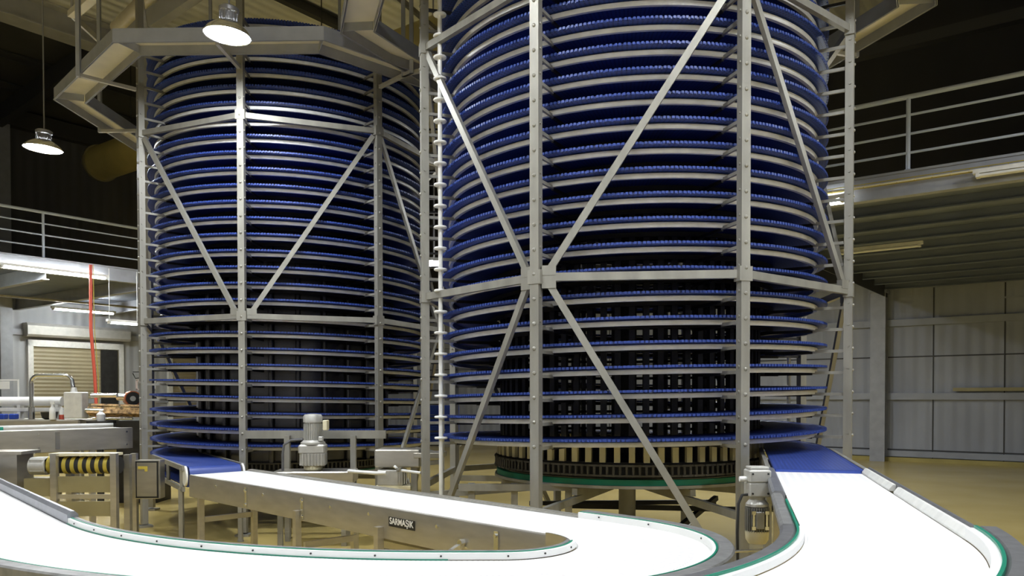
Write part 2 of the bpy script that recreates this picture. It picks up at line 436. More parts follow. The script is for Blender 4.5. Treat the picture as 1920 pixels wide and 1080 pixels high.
# ------------------------------------------------------------------ roller shutters in the left wall
def shutter(n, B0, B1, label):
    r = struct(rbar(MB(), AL + .02, AL + .06, B0 + .12, B1 - .12, 0, 3.02).build('door_%d' % n, 'shutter'), label)
    mb = MB(); rbar(mb, AL, AL + .12, B0, B0 + .14, 0, 3.2); rbar(mb, AL, AL + .12, B1 - .14, B1, 0, 3.2); rbar(mb, AL, AL + .12, B0, B1, 3.02, 3.2)
    struct(mb.build('door_%d_frame' % n, 'rail'))
    mb = MB(); c0, c1 = W(AL, B0 - .1, 0), W(AL, B1 + .1, 0)
    prof = [(0, 3.28), (.30, 3.28), (.36, 3.34), (.36, 3.58), (.30, 3.66), (0, 3.66)]
    mb.sweep([(c0[0], c0[1], 0), (c1[0], c1[1], 0)], prof)
    struct(mb.build('door_%d_housing' % n, 'galv'))
shutter(1, 9.75, 12.45, 'olive roller shutter door with grey housing')
shutter(2, 13.9, 16.6, 'second roller shutter glimpsed through the left tower')
o = rbar(MB(), AL + .10, AL + .14, 11.75, 12.25, 0, 3.0).build('strip_curtain', 'darksteel')
tag(o, 'dark strip curtain at the right side of the roller shutter', 'curtain')

# ------------------------------------------------------------------ yellow duct
t = empty('air_duct', W(-20.3, 10.0, 7.5), 'thick round yellow air duct crossing behind the left tower', 'duct')
B_D = 10.02
MB().tube([W(-20.5, B_D, 7.5), W(4, B_D, 7.5)], .42, 28).build('pipe', 'duct', t, .7)
for A in (-20.5, -14.5, -8.5): MB().tube([W(A - .04, B_D, 7.5), W(A + .04, B_D, 7.5)], .46, 28).build('flange', 'olive', t, .7)
for A in (-19, -12, -5):
    MB().tube([W(A, B_D, 7.9), W(A, B_D, roofz(A))], .012, 6).build('hanger_rod', 'darksteel', t)

# ------------------------------------------------------------------ spiral towers
R_IN, R_OUT, R_C = 1.31, 1.85, 1.58
R_POST = 2.05
Z1, Z2, Z3, ZB = 2.52, 4.80, 6.62, .78
PITCH = .1905
POST_TOP = 6.75

def tower(name, label, cx, cy, th, sense, z0, phi0, nturn, outlen, solid, apex, vis, diag_low, arms_vis):
    T = empty(name, (cx, cy, 0), label, 'spiral conveyor')
    N = 160
    def P(ang, r, z): return (cx + r * math.cos(ang), cy + r * math.sin(ang), z)
    # belt path: outfeed straight, then the helix
    d = (math.sin(phi0) * sense, -math.cos(phi0) * sense)          # direction of the outfeed, away from the tower
    tx, ty, _ = P(phi0, R_C, 0)
    path = []
    nl = 24
    for i in range(nl): 
        s = outlen * (1 - i / nl); path.append((tx + d[0] * s, ty + d[1] * s, z0))
    hel = []
    for i in range(int(N * nturn) + 1):
        a = phi0 + sense * 2 * PI * i / N
        hel.append(P(a, R_C, z0 + PITCH * i / N))
    path += hel
    ro = sense * (R_OUT - R_C); ri = sense * (R_IN - R_C)
    mb = MB(); mb.sweep(path, [(ri, 0), (ro, 0), (ro, -.018), (ri, -.018)], uv=True)
    # edge links
    step = .034; P_ = np.array(path); seg = np.linalg.norm(P_[1:] - P_[:-1], axis=1); cum = np.concatenate([[0], np.cumsum(seg)])
    tot = cum[-1]; ss = np.arange(step / 2, tot, step * R_C / R_OUT)
    X = np.interp(ss, cum, P_[:, 0]); Y = np.interp(ss, cum, P_[:, 1]); Z = np.interp(ss, cum, P_[:, 2])
    tgx = np.interp(np.minimum(ss + .01, tot), cum, P_[:, 0]) - np.interp(np.maximum(ss - .01, 0), cum, P_[:, 0])
    tgy = np.interp(np.minimum(ss + .01, tot), cum, P_[:, 1]) - np.interp(np.maximum(ss - .01, 0), cum, P_[:, 1])
    ln = np.hypot(tgx, tgy); tgx /= ln; tgy /= ln
    for x, y, z, ax, ay in zip(X, Y, Z, tgx, tgy):
        rx, ry = ay * sense, -ax * sense
        o = R_OUT - R_C + .004
        mb.obox((x + rx * o, y + ry * o, z - .0085), (ax * .010, ay * .010, 0), (rx * .012, ry * .012, 0), (0, 0, .0095))
    mb.build('belt', 'blue', T)
    # end roller and return strand
    e = (tx + d[0] * outlen, ty + d[1] * outlen); n_ = (d[1], -d[0])
    w = (R_OUT - R_IN) / 2 - .01
    mb = MB(); mb.tube([(e[0] - n_[0] * w, e[1] - n_[1] * w, z0 - .1), (e[0] + n_[0] * w, e[1] + n_[1] * w, z0 - .1)], .098, 24)
    er = mb.build('end_roller', 'blue', T, .7)
    for sgn in (-1, 1):
        c = (e[0] + sgn * n_[0] * (w + .02), e[1] + sgn * n_[1] * (w + .02), z0 - .1)
        c2 = (c[0] + sgn * n_[0] * .02, c[1] + sgn * n_[1] * .02, c[2])
        MB().tube([c, c2], .105, 24).build('sprocket', 'whiteplastic', T, .7)
    pr = [(e[0], e[1], z0 - .2)] + [(tx + d[0] * outlen * (1 - i / 6), ty + d[1] * outlen * (1 - i / 6), z0 - .2) for i in range(1, 6)]
    pr += [P(phi0 + sense * 2 * PI * i / N, R_C, z0 - .2) for i in range(0, 34)]
    MB().sweep(pr, [(ri, 0), (ro, 0), (ro, -.02), (ri, -.02)], uv=True).build('return_belt', 'blue', T)
    # side guards of the outfeed
    for sgn, nm in ((1, 0), (-1, 1)):
        off = w + .045
        a = (tx + d[0] * (outlen * .1) + sgn * n_[0] * off, ty + d[1] * outlen * .1 + sgn * n_[1] * off)
        b = (e[0] + sgn * n_[0] * off, e[1] + sgn * n_[1] * off)
        mb = MB(); mb.bar((a[0], a[1], z0 - .02), (b[0], b[1], z0 - .02), .03, .05)
        mb.bar((a[0], a[1], z0 - .24), (b[0], b[1], z0 - .24), .03, .05)
        for q in (.15, .55, .95):
            x, y = a[0] + (b[0] - a[0]) * q, a[1] + (b[1] - a[1]) * q
            mb.box(x - .016, x + .016, y - .016, y + .016, z0 - .24, z0 - .02)
        mb.build('outfeed_guard', 'steel', T)
        x, y = a[0] + (b[0] - a[0]) * .93, a[1] + (b[1] - a[1]) * .93
        MB().box(x - .022, x + .022, y - .022, y + .022, 0.02, z0 - .24).lathe([(.035, 0), (.035, .02), (.012, .03), (.012, .05)], (x, y, 0), 10).build('outfeed_leg', 'steel', T)
    # guide rails under the belt
    RAIL = R_OUT - .085
    def rs(r): return sense * (r - R_C)
    MB().sweep(hel, [(rs(RAIL - .02), -.024), (rs(RAIL + .006), -.024), (rs(RAIL + .016), -.030), (rs(RAIL + .018), -.044), (rs(RAIL + .010), -.066), (rs(RAIL - .02), -.066)]).build('guide_rail', 'rail', T, .5)
    MB().sweep(hel, [(rs(R_IN + .06), -.024), (rs(R_IN + .08), -.024), (rs(R_IN + .08), -.06), (rs(R_IN + .06), -.06)]).build('inner_rail', 'darksteel', T)
    # drum
    zb, zt = z0 - .12, z0 + PITCH * nturn + .1
    RD = R_IN - .03
    mb = MB(); mb.lathe([(RD - .08, zt - .06), (RD, zt - .06), (RD, zt), (RD - .08, zt)], (cx, cy, 0), 64)
    mb.lathe([(.09, zb), (.09, zt - .02)], (cx, cy, 0), 20)
    MB().lathe([(.16, 0), (.16, .02), (.085, .025), (.085, zb)], (cx, cy, 0), 24).build('centre_column', 'steel', T, .7)
    if solid: mb.lathe([(RD - .05, zb), (RD - .05, zt - .08)], (cx, cy, 0), 96)
    drum = mb.build('drum', 'drumsheet' if solid else 'darksteel', T, .6)
    nb = 24 if solid else 66
    for i in range(nb):
        a = 2 * PI * i / nb + .03
        c, s_ = math.cos(a), math.sin(a)
        mb = MB()
        if solid:
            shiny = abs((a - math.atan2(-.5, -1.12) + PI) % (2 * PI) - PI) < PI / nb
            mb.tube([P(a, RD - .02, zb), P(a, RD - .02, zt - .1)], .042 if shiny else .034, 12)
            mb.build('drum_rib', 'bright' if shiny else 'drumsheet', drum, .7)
        else:
            mb.obox(P(a, RD - .025, (zb + zt) / 2), (c * .02, s_ * .02, 0), (-s_ * .025, c * .025, 0), (0, 0, (zt - zb) / 2 - .05))
            mb.build('drum_bar', 'drumbar', drum)
            MB().obox(P(a, RD + .012, zb + .105), (c * .018, s_ * .018, 0), (-s_ * .026, c * .026, 0), (0, 0, .065)).build('drive_lug', 'cream', drum)
    nr = int((zt - zb) / PITCH)
    if not solid:
        for i in range(nr):
            z = zb + .22 + i * PITCH
            MB().lathe([(RD - .075, z), (RD - .055, z), (RD - .055, z + .03), (RD - .075, z + .03), (RD - .075, z)], (cx, cy, 0), 66).build('drum_ring', 'darksteel', drum)
    # bottom: chain, green ring, plate, spokes
    zc = zb - .02
    MB().lathe([(RD - .02, zc - .16), (RD + .05, zc - .16), (RD + .05, zc - .135), (RD - .02, zc - .135), (RD - .02, zc - .16)], (cx, cy, 0), 72).build('bottom_ring', 'steel', T, .6)
    MB().lathe([(RD - .03, zc - .134), (RD + .03, zc - .134), (RD + .03, zc - .085), (RD - .03, zc - .085), (RD - .03, zc - .134)], (cx, cy, 0), 72).build('green_ring', 'green', T, .6)
    MB().lathe([(RD - .06, zc - .08), (RD - .02, zc - .08), (RD - .02, zc + .06), (RD - .06, zc + .06), (RD - .06, zc - .08)], (cx, cy, 0), 72).build('chain_backing', 'black', T, .6)
    MB().lathe([(0, zc + .05), (RD - .025, zc + .05), (RD - .025, zc + .06), (0, zc + .06)], (cx, cy, 0), 72).build('bottom_plate', 'darksteel', T, .6)
    mb = MB(); nc = 150
    for i in range(nc):
        a = 2 * PI * i / nc; c, s_ = math.cos(a), math.sin(a); hh = .013 if i % 2 else .019
        for zz in (-.05, .035):
            mb.obox(P(a, RD + .035, zc + zz), (c * hh, s_ * hh, 0), (-s_ * .029, c * .029, 0), (0, 0, .008))
        mb.tube([P(a, RD + .035, zc - .06), P(a, RD + .035, zc + .045)], .013, 8)
    mb.build('drive_chain', 'chain', T)
    mb = MB(); mb.lathe([(.0, zc - .26), (.22, zc - .26), (.22, zc - .2), (0, zc - .2)], (cx, cy, 0), 24)
    for i in range(8):
        a = th - PI / 2 + (i + .5) * PI / 4
        mb.bar(P(a, .15, zc - .24), P(a, RD + .03, zc - .2), .05, .06)
    mb.build('base_spider', 'steel', T)
    if not solid:
        MB().bar((-.47, 7.0, .80), (.62, 7.0, .80), .05, .06).build('base_crossbar', 'steel', T)
        for (p, q) in (((.55, 8.3, .46), (2.35, 8.2, .43)), ((1.0, 7.0, .06), (2.2, 8.6, .50)), ((.2, 9.3, .35), (2.4, 9.4, .35))): MB().bar(p, q, .05, .05).build('floor_brace', 'darksteel', T)
        for x in (-.36, .02, .50): MB().box(x - .03, x + .03, 7.03, 7.09, 0, .83).build('base_leg', 'steel', T)
    # octagonal frame
    def PA(kk): return th - PI / 2 + kk * PI / 4
    ks = [(-3.5 + i) if not solid else (-3 + i) for i in range(8)]
    zs = []
    for kk in ks:
        a = PA(kk); c, s_ = math.cos(a), math.sin(a)
        mb = MB(); mb.obox(P(a, R_POST, POST_TOP / 2 + .02), (c * .035, s_ * .035, 0), (-s_ * .0375, c * .0375, 0), (0, 0, POST_TOP / 2 - .02))
        # folded lip down both edges of the face
        for q in (-1, 1): mb.obox(P(a, R_POST + .037, POST_TOP / 2), (c * .003, s_ * .003, 0), (-s_ * .007, c * .007, 0), (0, 0, POST_TOP / 2 - .05)) if False else None
        mb.rbox(P(a, R_POST, .012), .16, .16, .024, a)
        for z in (Z1, Z2):                                           # joint collars
            mb.obox(P(a, R_POST, z), (c * .041, s_ * .041, 0), (-s_ * .055, c * .055, 0), (0, 0, .055))
        # bolt heads at each tier
        for q in range(int(nturn)):
            ph = (a - phi0) * sense % (2 * PI)
            z = z0 + PITCH * (q + ph / (2 * PI)) - .045
            if z < POST_TOP:
                mb.tube([P(a, R_POST + .034, z), P(a, R_POST + .042, z), P(a, R_POST + .048, z)], [.015, .014, .006], 8)
                for sg in (-1, 1):
                    b0 = P(a, R_POST + .005, z + .02)
                    mb.tube([(b0[0] - sg * s_ * .037, b0[1] + sg * c * .037, b0[2]), (b0[0] - sg * s_ * .047, b0[1] + sg * c * .047, b0[2])], .011, 6)
        mb.build('post', 'steel', T)
    rest = MB()
    for kk in ks:
        a = PA(kk); c, s_ = math.cos(a), math.sin(a)
        for q in range(int(nturn)):
            ph = (a - phi0) * sense % (2 * PI)
            z = z0 + PITCH * (q + ph / (2 * PI)) - .072
            if z > POST_TOP: continue
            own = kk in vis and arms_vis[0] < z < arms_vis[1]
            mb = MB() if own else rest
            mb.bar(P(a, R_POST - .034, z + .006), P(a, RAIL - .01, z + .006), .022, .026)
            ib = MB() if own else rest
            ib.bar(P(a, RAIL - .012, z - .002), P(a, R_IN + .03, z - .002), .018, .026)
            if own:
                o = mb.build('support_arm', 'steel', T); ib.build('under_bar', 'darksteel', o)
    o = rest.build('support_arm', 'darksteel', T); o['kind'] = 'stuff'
    for i, kk in enumerate(ks):
        k2 = kk + 1
        a, b = PA(kk), PA(k2)
        def pt(ang, z, f=R_POST): return np.array(P(ang, f, z))
        dd = pt(b, 0) - pt(a, 0); dd /= np.linalg.norm(dd)
        for z in (Z1, Z2, Z3):
            MB().bar(pt(a, z) + dd * .036, pt(b, z) - dd * .036, .045, .062).build('cross_beam', 'steel', T)
        if abs(kk + .5) > 1.6:
            MB().bar(pt(a, ZB) + dd * .036, pt(b, ZB) - dd * .036, .045, .06).build('base_beam', 'steel', T)
        MB().bar(pt(a, ZB - .1, R_POST - .036), pt(a, zc - .23, .2), .045, .06).build('radial_beam', 'steel', T)
        # diagonals meet at the middle of the apex post
        A_is = kk in apex; B_is = k2 in apex or (k2 - 8) in apex
        lo, hi = ((a, b) if A_is else (b, a)) if (A_is or B_is) else (a, b)
        sg = dd if lo == a else -dd
        def diag(z0_, z1_):
            p = pt(lo, z0_) + sg * .10; q = pt(hi, z1_) - sg * .06
            nrm = np.array((math.cos((a + b) / 2), math.sin((a + b) / 2), 0))
            mb = MB(); mb.bar(p, q, .036, .055, np.cross((q - p) / np.linalg.norm(q - p), nrm))
            mb.rbox(tuple(p + np.array((0, 0, .0))), .11, .05, .075, math.atan2(sg[1], sg[0]))
            mb.build('diagonal_brace', 'steel', T)
        diag(Z1 + .05, Z2 - .06)
        if kk in diag_low: diag(Z1 - .05, .14)
    return T

TH_B = math.radians(5.7) * -1
# theta is measured so that angle -90 deg + theta faces the camera
big = tower('spiral_conveyor', 'large open-cage spiral conveyor tower with blue belt right of centre', 1.157, 8.019,
            math.radians(-5.7), 1, 1.115, math.radians(-16), 28, 2.46, False,
            apex=(-.5, 1.5, 3.5, -2.5), vis=(-1.5, -.5, .5, 1.5), diag_low=(-1.5, -.5, -3.5, 2.5, 1.5), arms_vis=(0, 5.0))
left = tower('spiral_conveyor', 'farther spiral conveyor tower with solid dark drum at left', -3.033, 11.196,
             math.radians(-1.3), -1, .87, math.radians(212.7), 27.2, 2.2, True,
             apex=(0, 2, -4, 4, -2), vis=(-1, 0, 1), diag_low=(1, 2, 3, -3), arms_vis=(0, 6.2))
left['group'] = big['group'] = 'spiral conveyor towers'

# roller shafts with discs guiding the belt edge of the big tower
def shaft(x, y, z0, n, parent):
    r = MB().tube([(x, y, .02), (x, y, 6.7)], .020, 12).lathe([(.05, 0), (.05, .02)], (x, y, 0), 12).build('roller_shaft', 'rail', parent, .7)
    for i in range(n):
        z = z0 + i * PITCH
        MB().lathe([(.022, -.012), (.055, -.010), (.060, -.004), (.060, .004), (.055, .010), (.022, .012)], (x, y, z), 20).build('roller_disc', 'whiteplastic', r, .7)
ph = (math.atan2(7.25 - 8.019, -.64 - 1.157) - math.radians(-16)) % (2 * PI)
shaft(-.645, 7.25, 1.115 + PITCH * ph / (2 * PI) - .01, 21, big)
ph = (math.atan2(8.72 - 8.019, 3.02 - 1.157) - math.radians(-16)) % (2 * PI)
shaft(3.02, 8.72, 1.115 + PITCH * ph / (2 * PI) - .01, 21, big)

# cable trays: octagonal inverted channels around the towers
def cable_tray(cx, cy, th, label, z=5.38):
    t = empty('cable_tray', (cx, cy, z), label, 'cable tray', 'octagonal cable trays round the towers')
    pts = []
    for i in range(9):
        a = th - PI / 2 + (i + .5) * PI / 4
        pts.append((math.cos(a), math.sin(a)))
    for i in range(8):
        (x0, y0), (x1, y1) = pts[i], pts[i + 1]
        mb = MB(); fl = MB()
        ro, ri = 2.93, 2.58
        p = [(cx + r * x, cy + r * y) for r in (ri, ro) for x, y in ((x0, y0), (x1, y1))]
        vs = [(*p[0], z + .07), (*p[1], z + .07), (*p[3], z + .07), (*p[2], z + .07)]
        vs += [(q[0], q[1], q[2] + .012) for q in vs]
        mb.add(vs, [(0, 1, 2, 3), (7, 6, 5, 4), (0, 4, 5, 1), (1, 5, 6, 2), (2, 6, 7, 3), (3, 7, 4, 0)])
        s_ = mb.build('tray_section', 'trayin', t)
        for r0 in (ri, ro):
            a_, b_ = (cx + r0 * x0, cy + r0 * y0), (cx + r0 * x1, cy + r0 * y1)
            fl.bar((*a_, z + .035), (*b_, z + .035), .008, .15)
            fl.bar((*a_, z - .036), (*b_, z - .036), .022, .008)
        fl.bar((cx + (ri + .01) * x0, cy + (ri + .01) * y0, z + .03), (cx + (ro - .01) * x0, cy + (ro - .01) * y0, z + .03), .008, .09)
        fl.build('tray_flange', 'zinc', s_)
        # hanger: rod to the roof, strut under the tray to the post
        xm, ym = (x0 + x1) / 2, (y0 + y1) / 2; L = math.hypot(xm, ym); xm /= L; ym /= L
        rr = 2.93 * math.cos(PI / 8)
        mb = MB(); mb.bar((cx + xm * (rr + .02), cy + ym * (rr + .02), z - .06), (cx + xm * 2.10, cy + ym * 2.10, z - .06), .04, .04)
        mb.build('tray_strut', 'galv', t)
        if i % 2 == 0 or True:
            x, y = cx + xm * (rr + .025), cy + ym * (rr + .025)
            zr = roofz(.8 * x - .6 * y)
            if not (abs(xm) < .3 and ym < 0):
                MB().bar((x, y, z - .08), (x, y, zr), .045, .045, (1, 0, 0)).build('hanger_rod', 'zinc', t)
cable_tray(-3.033, 11.196, math.radians(-1.3), 'grey octagonal cable tray hung round the left tower near its top')
cable_tray(1.157, 8.019, math.radians(-5.7) + PI / 8, 'grey octagonal cable tray hung round the right tower, partly out of view')

# ------------------------------------------------------------------ white belt conveyors
def arc(c, r, a0, a1, z, n):
    return [(c[0] + r * math.cos(a0 + (a1 - a0) * i / n), c[1] + r * math.sin(a0 + (a1 - a0) * i / n), z) for i in range(n + 1)]
def line(p, q, n): return [tuple(p[j] + (q[j] - p[j]) * i / n for j in range(3)) for i in range(n + 1)]
def joinp(*L):
    out = list(L[0])
    for l in L[1:]: out += l[1:] if math.dist(out[-1], l[0]) < 1e-3 else l
    return out
def pos_along(path, s):
    for i in range(len(path) - 1):
        L = math.dist(path[i], path[i + 1])
        if s <= L:
            f = s / L; p = [path[i][j] + (path[i + 1][j] - path[i][j]) * f for j in range(3)]
            dx, dy = (path[i + 1][0] - path[i][0]) / L, (path[i + 1][1] - path[i][1]) / L
            return p, (dx, dy)
        s -= L
    return list(path[-1]), (dx, dy)
def plen(path): return sum(math.dist(path[i], path[i + 1]) for i in range(len(path) - 1))

def box_prof(o0, o1, h0, h1): return [(o0, h0), (o1, h0), (o1, h1), (o0, h1)]
def rail_prof(o0, o1, h0, h1, k=.008):
    a, b = min(o0, o1), max(o0, o1)
    return [(a, h0), (b, h0), (b, h1 - k), (b - k, h1), (a + k, h1), (a, h1 - k)]
def strip_bolts(parent, path, o, h, step, facing):
    s = step / 2; L = plen(path)
    while s < L:
        p, (dx, dy) = pos_along(path, s); rx, ry = dy, -dx
        a = (p[0] + rx * o, p[1] + ry * o, p[2] + h); b = (a[0] + rx * facing * .004, a[1] + ry * facing * .004, a[2])
        MB().tube([a, b], .005, 8).build('bolt', 'darksteel', parent)
        s += step
def leg(parent, x, y, zt, rz, w=.05, name='leg'):
    mb = MB(); mb.rbox((x, y, (zt + .05) / 2), w, w, zt - .05, rz)
    o = mb.build(name, 'panel', parent)
    MB().lathe([(.05, 0), (.05, .012), (.03, .03), (.013, .035), (.013, .055)], (x, y, 0), 12).build('foot', 'black', o, .7)
    return o

# the S-shaped lower conveyor
HU = .84
dS = (.7, -.714); nS = (-.714, -.7)               # travel and right-hand side (towards the camera)
C1, r1 = (-.06, 4.07), .68
C2, r2 = (-.3, 6.8), 3.41
S_end = (C1[0] - nS[0] * r1, C1[1] - nS[1] * r1, HU)
Ls = 4.77
S_start = (S_end[0] - dS[0] * Ls, S_end[1] - dS[1] * Ls, HU)
straight = line(S_start, S_end, 30)
a0 = math.atan2(-nS[1], -nS[0]); turn = arc(C1, r1, a0, -PI / 2, HU, 40)
low = line((C1[0], C1[1] - r1, HU), (C2[0], C1[1] - r1, HU), 4)
bend = arc(C2, r2, -PI / 2, -PI / 2 - math.radians(49), HU, 40)
dE = (-math.cos(math.radians(49)), math.sin(math.radians(49)))
e0 = bend[-1]; tail = line(e0, (e0[0] + dE[0] * 4.6, e0[1] + dE[1] * 4.6, HU), 20)
upath = joinp(straight, turn, low, bend, tail)
U = empty('belt_conveyor', (0, 4.5, 0), 'low white belt conveyor winding in a hairpin bend across the foreground', 'conveyor')
MB().sweep(upath, [(-.285, 0), (.285, 0), (.285, -.02), (-.285, -.02)], uv=True).build('belt', 'white', U)
curv = joinp(turn, low, bend)
# side panels, inner (o>0) and outer (o<0)
MB().sweep(straight, [(.296, -.21), (.308, -.21), (.308, -.012), (.304, .0), (.290, .005), (.286, -.004), (.286, -.012), (.296, -.012)]).build('side_panel', 'panel', U, .6)
MB().sweep(straight, box_prof(-.312, -.300, -.21, .015)).build('side_panel', 'panel', U, .6)
MB().sweep(straight[:29], [(-.345, .0), (-.286, .0), (-.286, .010), (-.32, .016), (-.345, .016)]).build('edge_flange', 'steel', U, .6)
for pa in (curv, tail):
    MB().sweep(pa, box_prof(.322, .334, -.24, .02)).build('side_panel', 'panel', U, .6)
    MB().sweep(pa, box_prof(-.368, -.356, -.24, -.012)).build('side_panel', 'panel', U, .6)
# bend guards: white wear strip, green strip, grey rail
inner = joinp(turn[17:], low, bend)
MB().sweep(turn[:18], rail_prof(.288, .322, -.03, .010)).build('edge_flange', 'rail', U, .6)
ws = MB().sweep(inner, box_prof(.292, .310, .003, .034)).build('wear_strip', 'whiteplastic', U, .6)
strip_bolts(ws, inner, .292, .02, .34, -1)
MB().sweep(inner, box_prof(.309, .317, .01, .038)).build('green_strip', 'green', U, .6)
MB().sweep(bend, box_prof(.287, .2925, .0012, .006)).build('green_edge', 'green', U, .6)
MB().sweep(inner, rail_prof(.317, .350, -.03, .039)).build('guard_rail', 'greyrail', U, .6)
def offp(path, f):
    out = []
    for i, p in enumerate(path):
        a, b = path[max(i - 1, 0)], path[min(i + 1, len(path) - 1)]
        dx, dy = b[0] - a[0], b[1] - a[1]; L = math.hypot(dx, dy)
        out.append((p[0] + dy / L * f(i), p[1] - dx / L * f(i), p[2]))
    return out
WIDE = -.08
def ease(t): t = max(0., min(1., t)); return t * t * (3 - 2 * t)
opath = offp(joinp(straight[28:], turn, low, bend), lambda i: WIDE * ease((i - 1) / 16))
MB().sweep(joinp(opath, offp(tail, lambda i: WIDE)), box_prof(-.30, -.20, -.012, -.002)).build('slide_plate', 'whiteplastic', U)
ws = MB().sweep(opath, box_prof(-.308, -.292, -.01, .034)).build('wear_strip', 'whiteplastic', U, .6)
strip_bolts(ws, opath, -.292, .02, .34, 1)
MB().sweep(opath, box_prof(-.317, -.308, .01, .038)).build('green_strip', 'green', U, .6)
MB().sweep(opath, rail_prof(-.395, -.317, -.03, .039)).build('guard_rail', 'greyrail', U, .6)
MB().sweep(tail[:17], rail_prof(.290, .350, -.03, .075, .02)).build('guard_rail', 'railgrey', U, .6)
MB().sweep(tail[17:], rail_prof(.290, .350, -.03, .080, .02)).build('guard_rail', 'railgrey', U, .6)
MB().sweep(tail, rail_prof(-.44, -.370, -.03, .045, .012)).build('guard_rail', 'railgrey', U, .6)
# panel joints and bolts on the near side panel
for s in (1.2, 2.15, 4.35):
    p, _ = pos_along(straight, s); c = (p[0] + nS[0] * .312, p[1] + nS[1] * .312, HU - .11)
    mb = MB(); mb.rbox(c, .035, .012, .17, math.atan2(dS[1], dS[0]))
    for dz in (-.06, .06):
        b = (c[0] + nS[0] * .005, c[1] + nS[1] * .005, c[2] + dz); mb.tube([b, (b[0] + nS[0] * .012, b[1] + nS[1] * .012, b[2])], .012, 8)
    mb.build('joint_bracket', 'bright', U)
for s in (.6, 1.5, 2.55, 3.05, 3.8):
    p, _ = pos_along(straight, s); b = (p[0] + nS[0] * .307, p[1] + nS[1] * .307, HU - .06)
    MB().tube([b, (b[0] + nS[0] * .008, b[1] + nS[1] * .008, b[2])], .012, 10).build('panel_bolt', 'bright', U)
# clamp at the bend
p, _ = pos_along(straight, 4.05)
mb = MB(); mb.bar((p[0] + nS[0] * .315, p[1] + nS[1] * .315, HU - .14), (p[0] + nS[0] * .43 - .06, p[1] + nS[1] * .42, HU - .23), .045, .03)
mb.tube([(p[0] + nS[0] * .305, p[1] + nS[1] * .305, HU - .13), (p[0] + nS[0] * .34, p[1] + nS[1] * .34, HU - .13)], .022, 8)
mb.build('clamp', 'bright', U)
# name plate
p, _ = pos_along(straight, 3.43)
rzS = math.atan2(dS[1], dS[0])
pc = (p[0] + nS[0] * .310, p[1] + nS[1] * .310, HU - .085)
plate = MB().rbox(pc, .285, .005, .064, rzS).build('name_plate', 'black', U)
cu = bpy.data.curves.new('lettering', 'FONT'); cu.body = 'SARMAŞIK'; cu.size = .061; cu.align_x = 'CENTER'; cu.align_y = 'CENTER'; cu.extrude = .0006; cu.offset = .0008
tmp = bpy.data.objects.new('tmp', cu); COL.objects.link(tmp)
bpy.context.view_layer.update()
me = bpy.data.meshes.new_from_object(tmp.evaluated_get(bpy.context.evaluated_depsgraph_get()))
bpy.data.objects.remove(tmp)
R3 = Matrix(((dS[0], 0, nS[0]), (dS[1], 0, nS[1]), (0, 1, 0))).to_4x4()
xs = [v.co.x for v in me.vertices]; wd = (max(xs) - min(xs)) if xs else 1
ctr = Vector((pc[0] + nS[0] * .0035, pc[1] + nS[1] * .0035, pc[2] + .004)) - Vector(U.location)
for v in me.vertices: v.co.x *= .262 / wd
me.transform(Matrix.Translation(ctr) @ R3)
me.materials.clear(); me.materials.append(M['whiteplastic'])
lt = bpy.data.objects.new('lettering', me); COL.objects.link(lt); lt.parent = plate
# legs of the lower conveyor
for s, o in ((.15, .26), (2.1, .333), (3.2, .333), (4.6, -.2), (.2, -.26), (2.0, -.26), (3.2, -.26)):
    p, _ = pos_along(straight, s); x, y = p[0] + nS[0] * o, p[1] + nS[1] * o
    l = leg(U, x, y, HU - (.13 if o > .3 else .21), rzS)
for s in (.18, 2.05):
    p, _ = pos_along(straight, s)
    MB().bar((p[0] + nS[0] * .24, p[1] + nS[1] * .24, .42), (p[0] - nS[0] * .24, p[1] - nS[1] * .24, .42), .035, .05).build('cross_bar', 'panel', U)
for s in (1.0, 3.6, 5.6):
    q = joinp(low, bend, tail); p, (dx, dy) = pos_along(q, s)
    for o in (.27, -.27): leg(U, p[0] + dy * o, p[1] - dx * o, HU - .24, math.atan2(dy, dx))
# drive tray under the straight
p, _ = pos_along(straight, 2.9); p2, _ = pos_along(straight, 4.2)
MB().bar((p[0], p[1], HU - .30), (p2[0], p2[1], HU - .30), .3, .05).build('drip_tray', 'panel', U)

# upper outfeed conveyor at right
HR = 1.10
phi = math.radians(-16)
nR = (math.cos(phi), math.sin(phi)); dR = (math.sin(phi), -math.cos(phi))
Tx, Ty = 1.157 + R_C * nR[0], 8.019 + R_C * nR[1]
sA, sB = 2.48, 4.95
RS = (Tx + dR[0] * sA, Ty + dR[1] * sA, HR); RE = (Tx + dR[0] * sB, Ty + dR[1] * sB, HR)
rst = line(RS, RE, 20)
rr = 2.03; CR = (RE[0] - nR[0] * rr, RE[1] - nR[1] * rr)
rarc = arc(CR, rr, phi, phi - math.radians(75), HR, 50)
rpath = joinp(rst, rarc)
RC = empty('belt_conveyor', (1.5, 3.5, 0), 'higher white belt conveyor leaving the right tower and curving past the camera', 'conveyor')
U['group'] = RC['group'] = 'white belt conveyors'
MB().sweep(rpath, [(-.262, 0), (.262, 0), (.262, -.02), (-.262, -.02)], uv=True).build('belt', 'white', RC)
MB().sweep(rpath, box_prof(-.300, -.288, -.22, .0)).build('side_panel', 'panel', RC, .6)
MB().sweep(rst[:14], box_prof(.288, .300, -.16, .0)).build('side_panel', 'panel', RC, .6)
MB().sweep(joinp(rst[13:], rarc), box_prof(.288, .300, -.06, .0)).build('side_panel', 'panel', RC, .6)
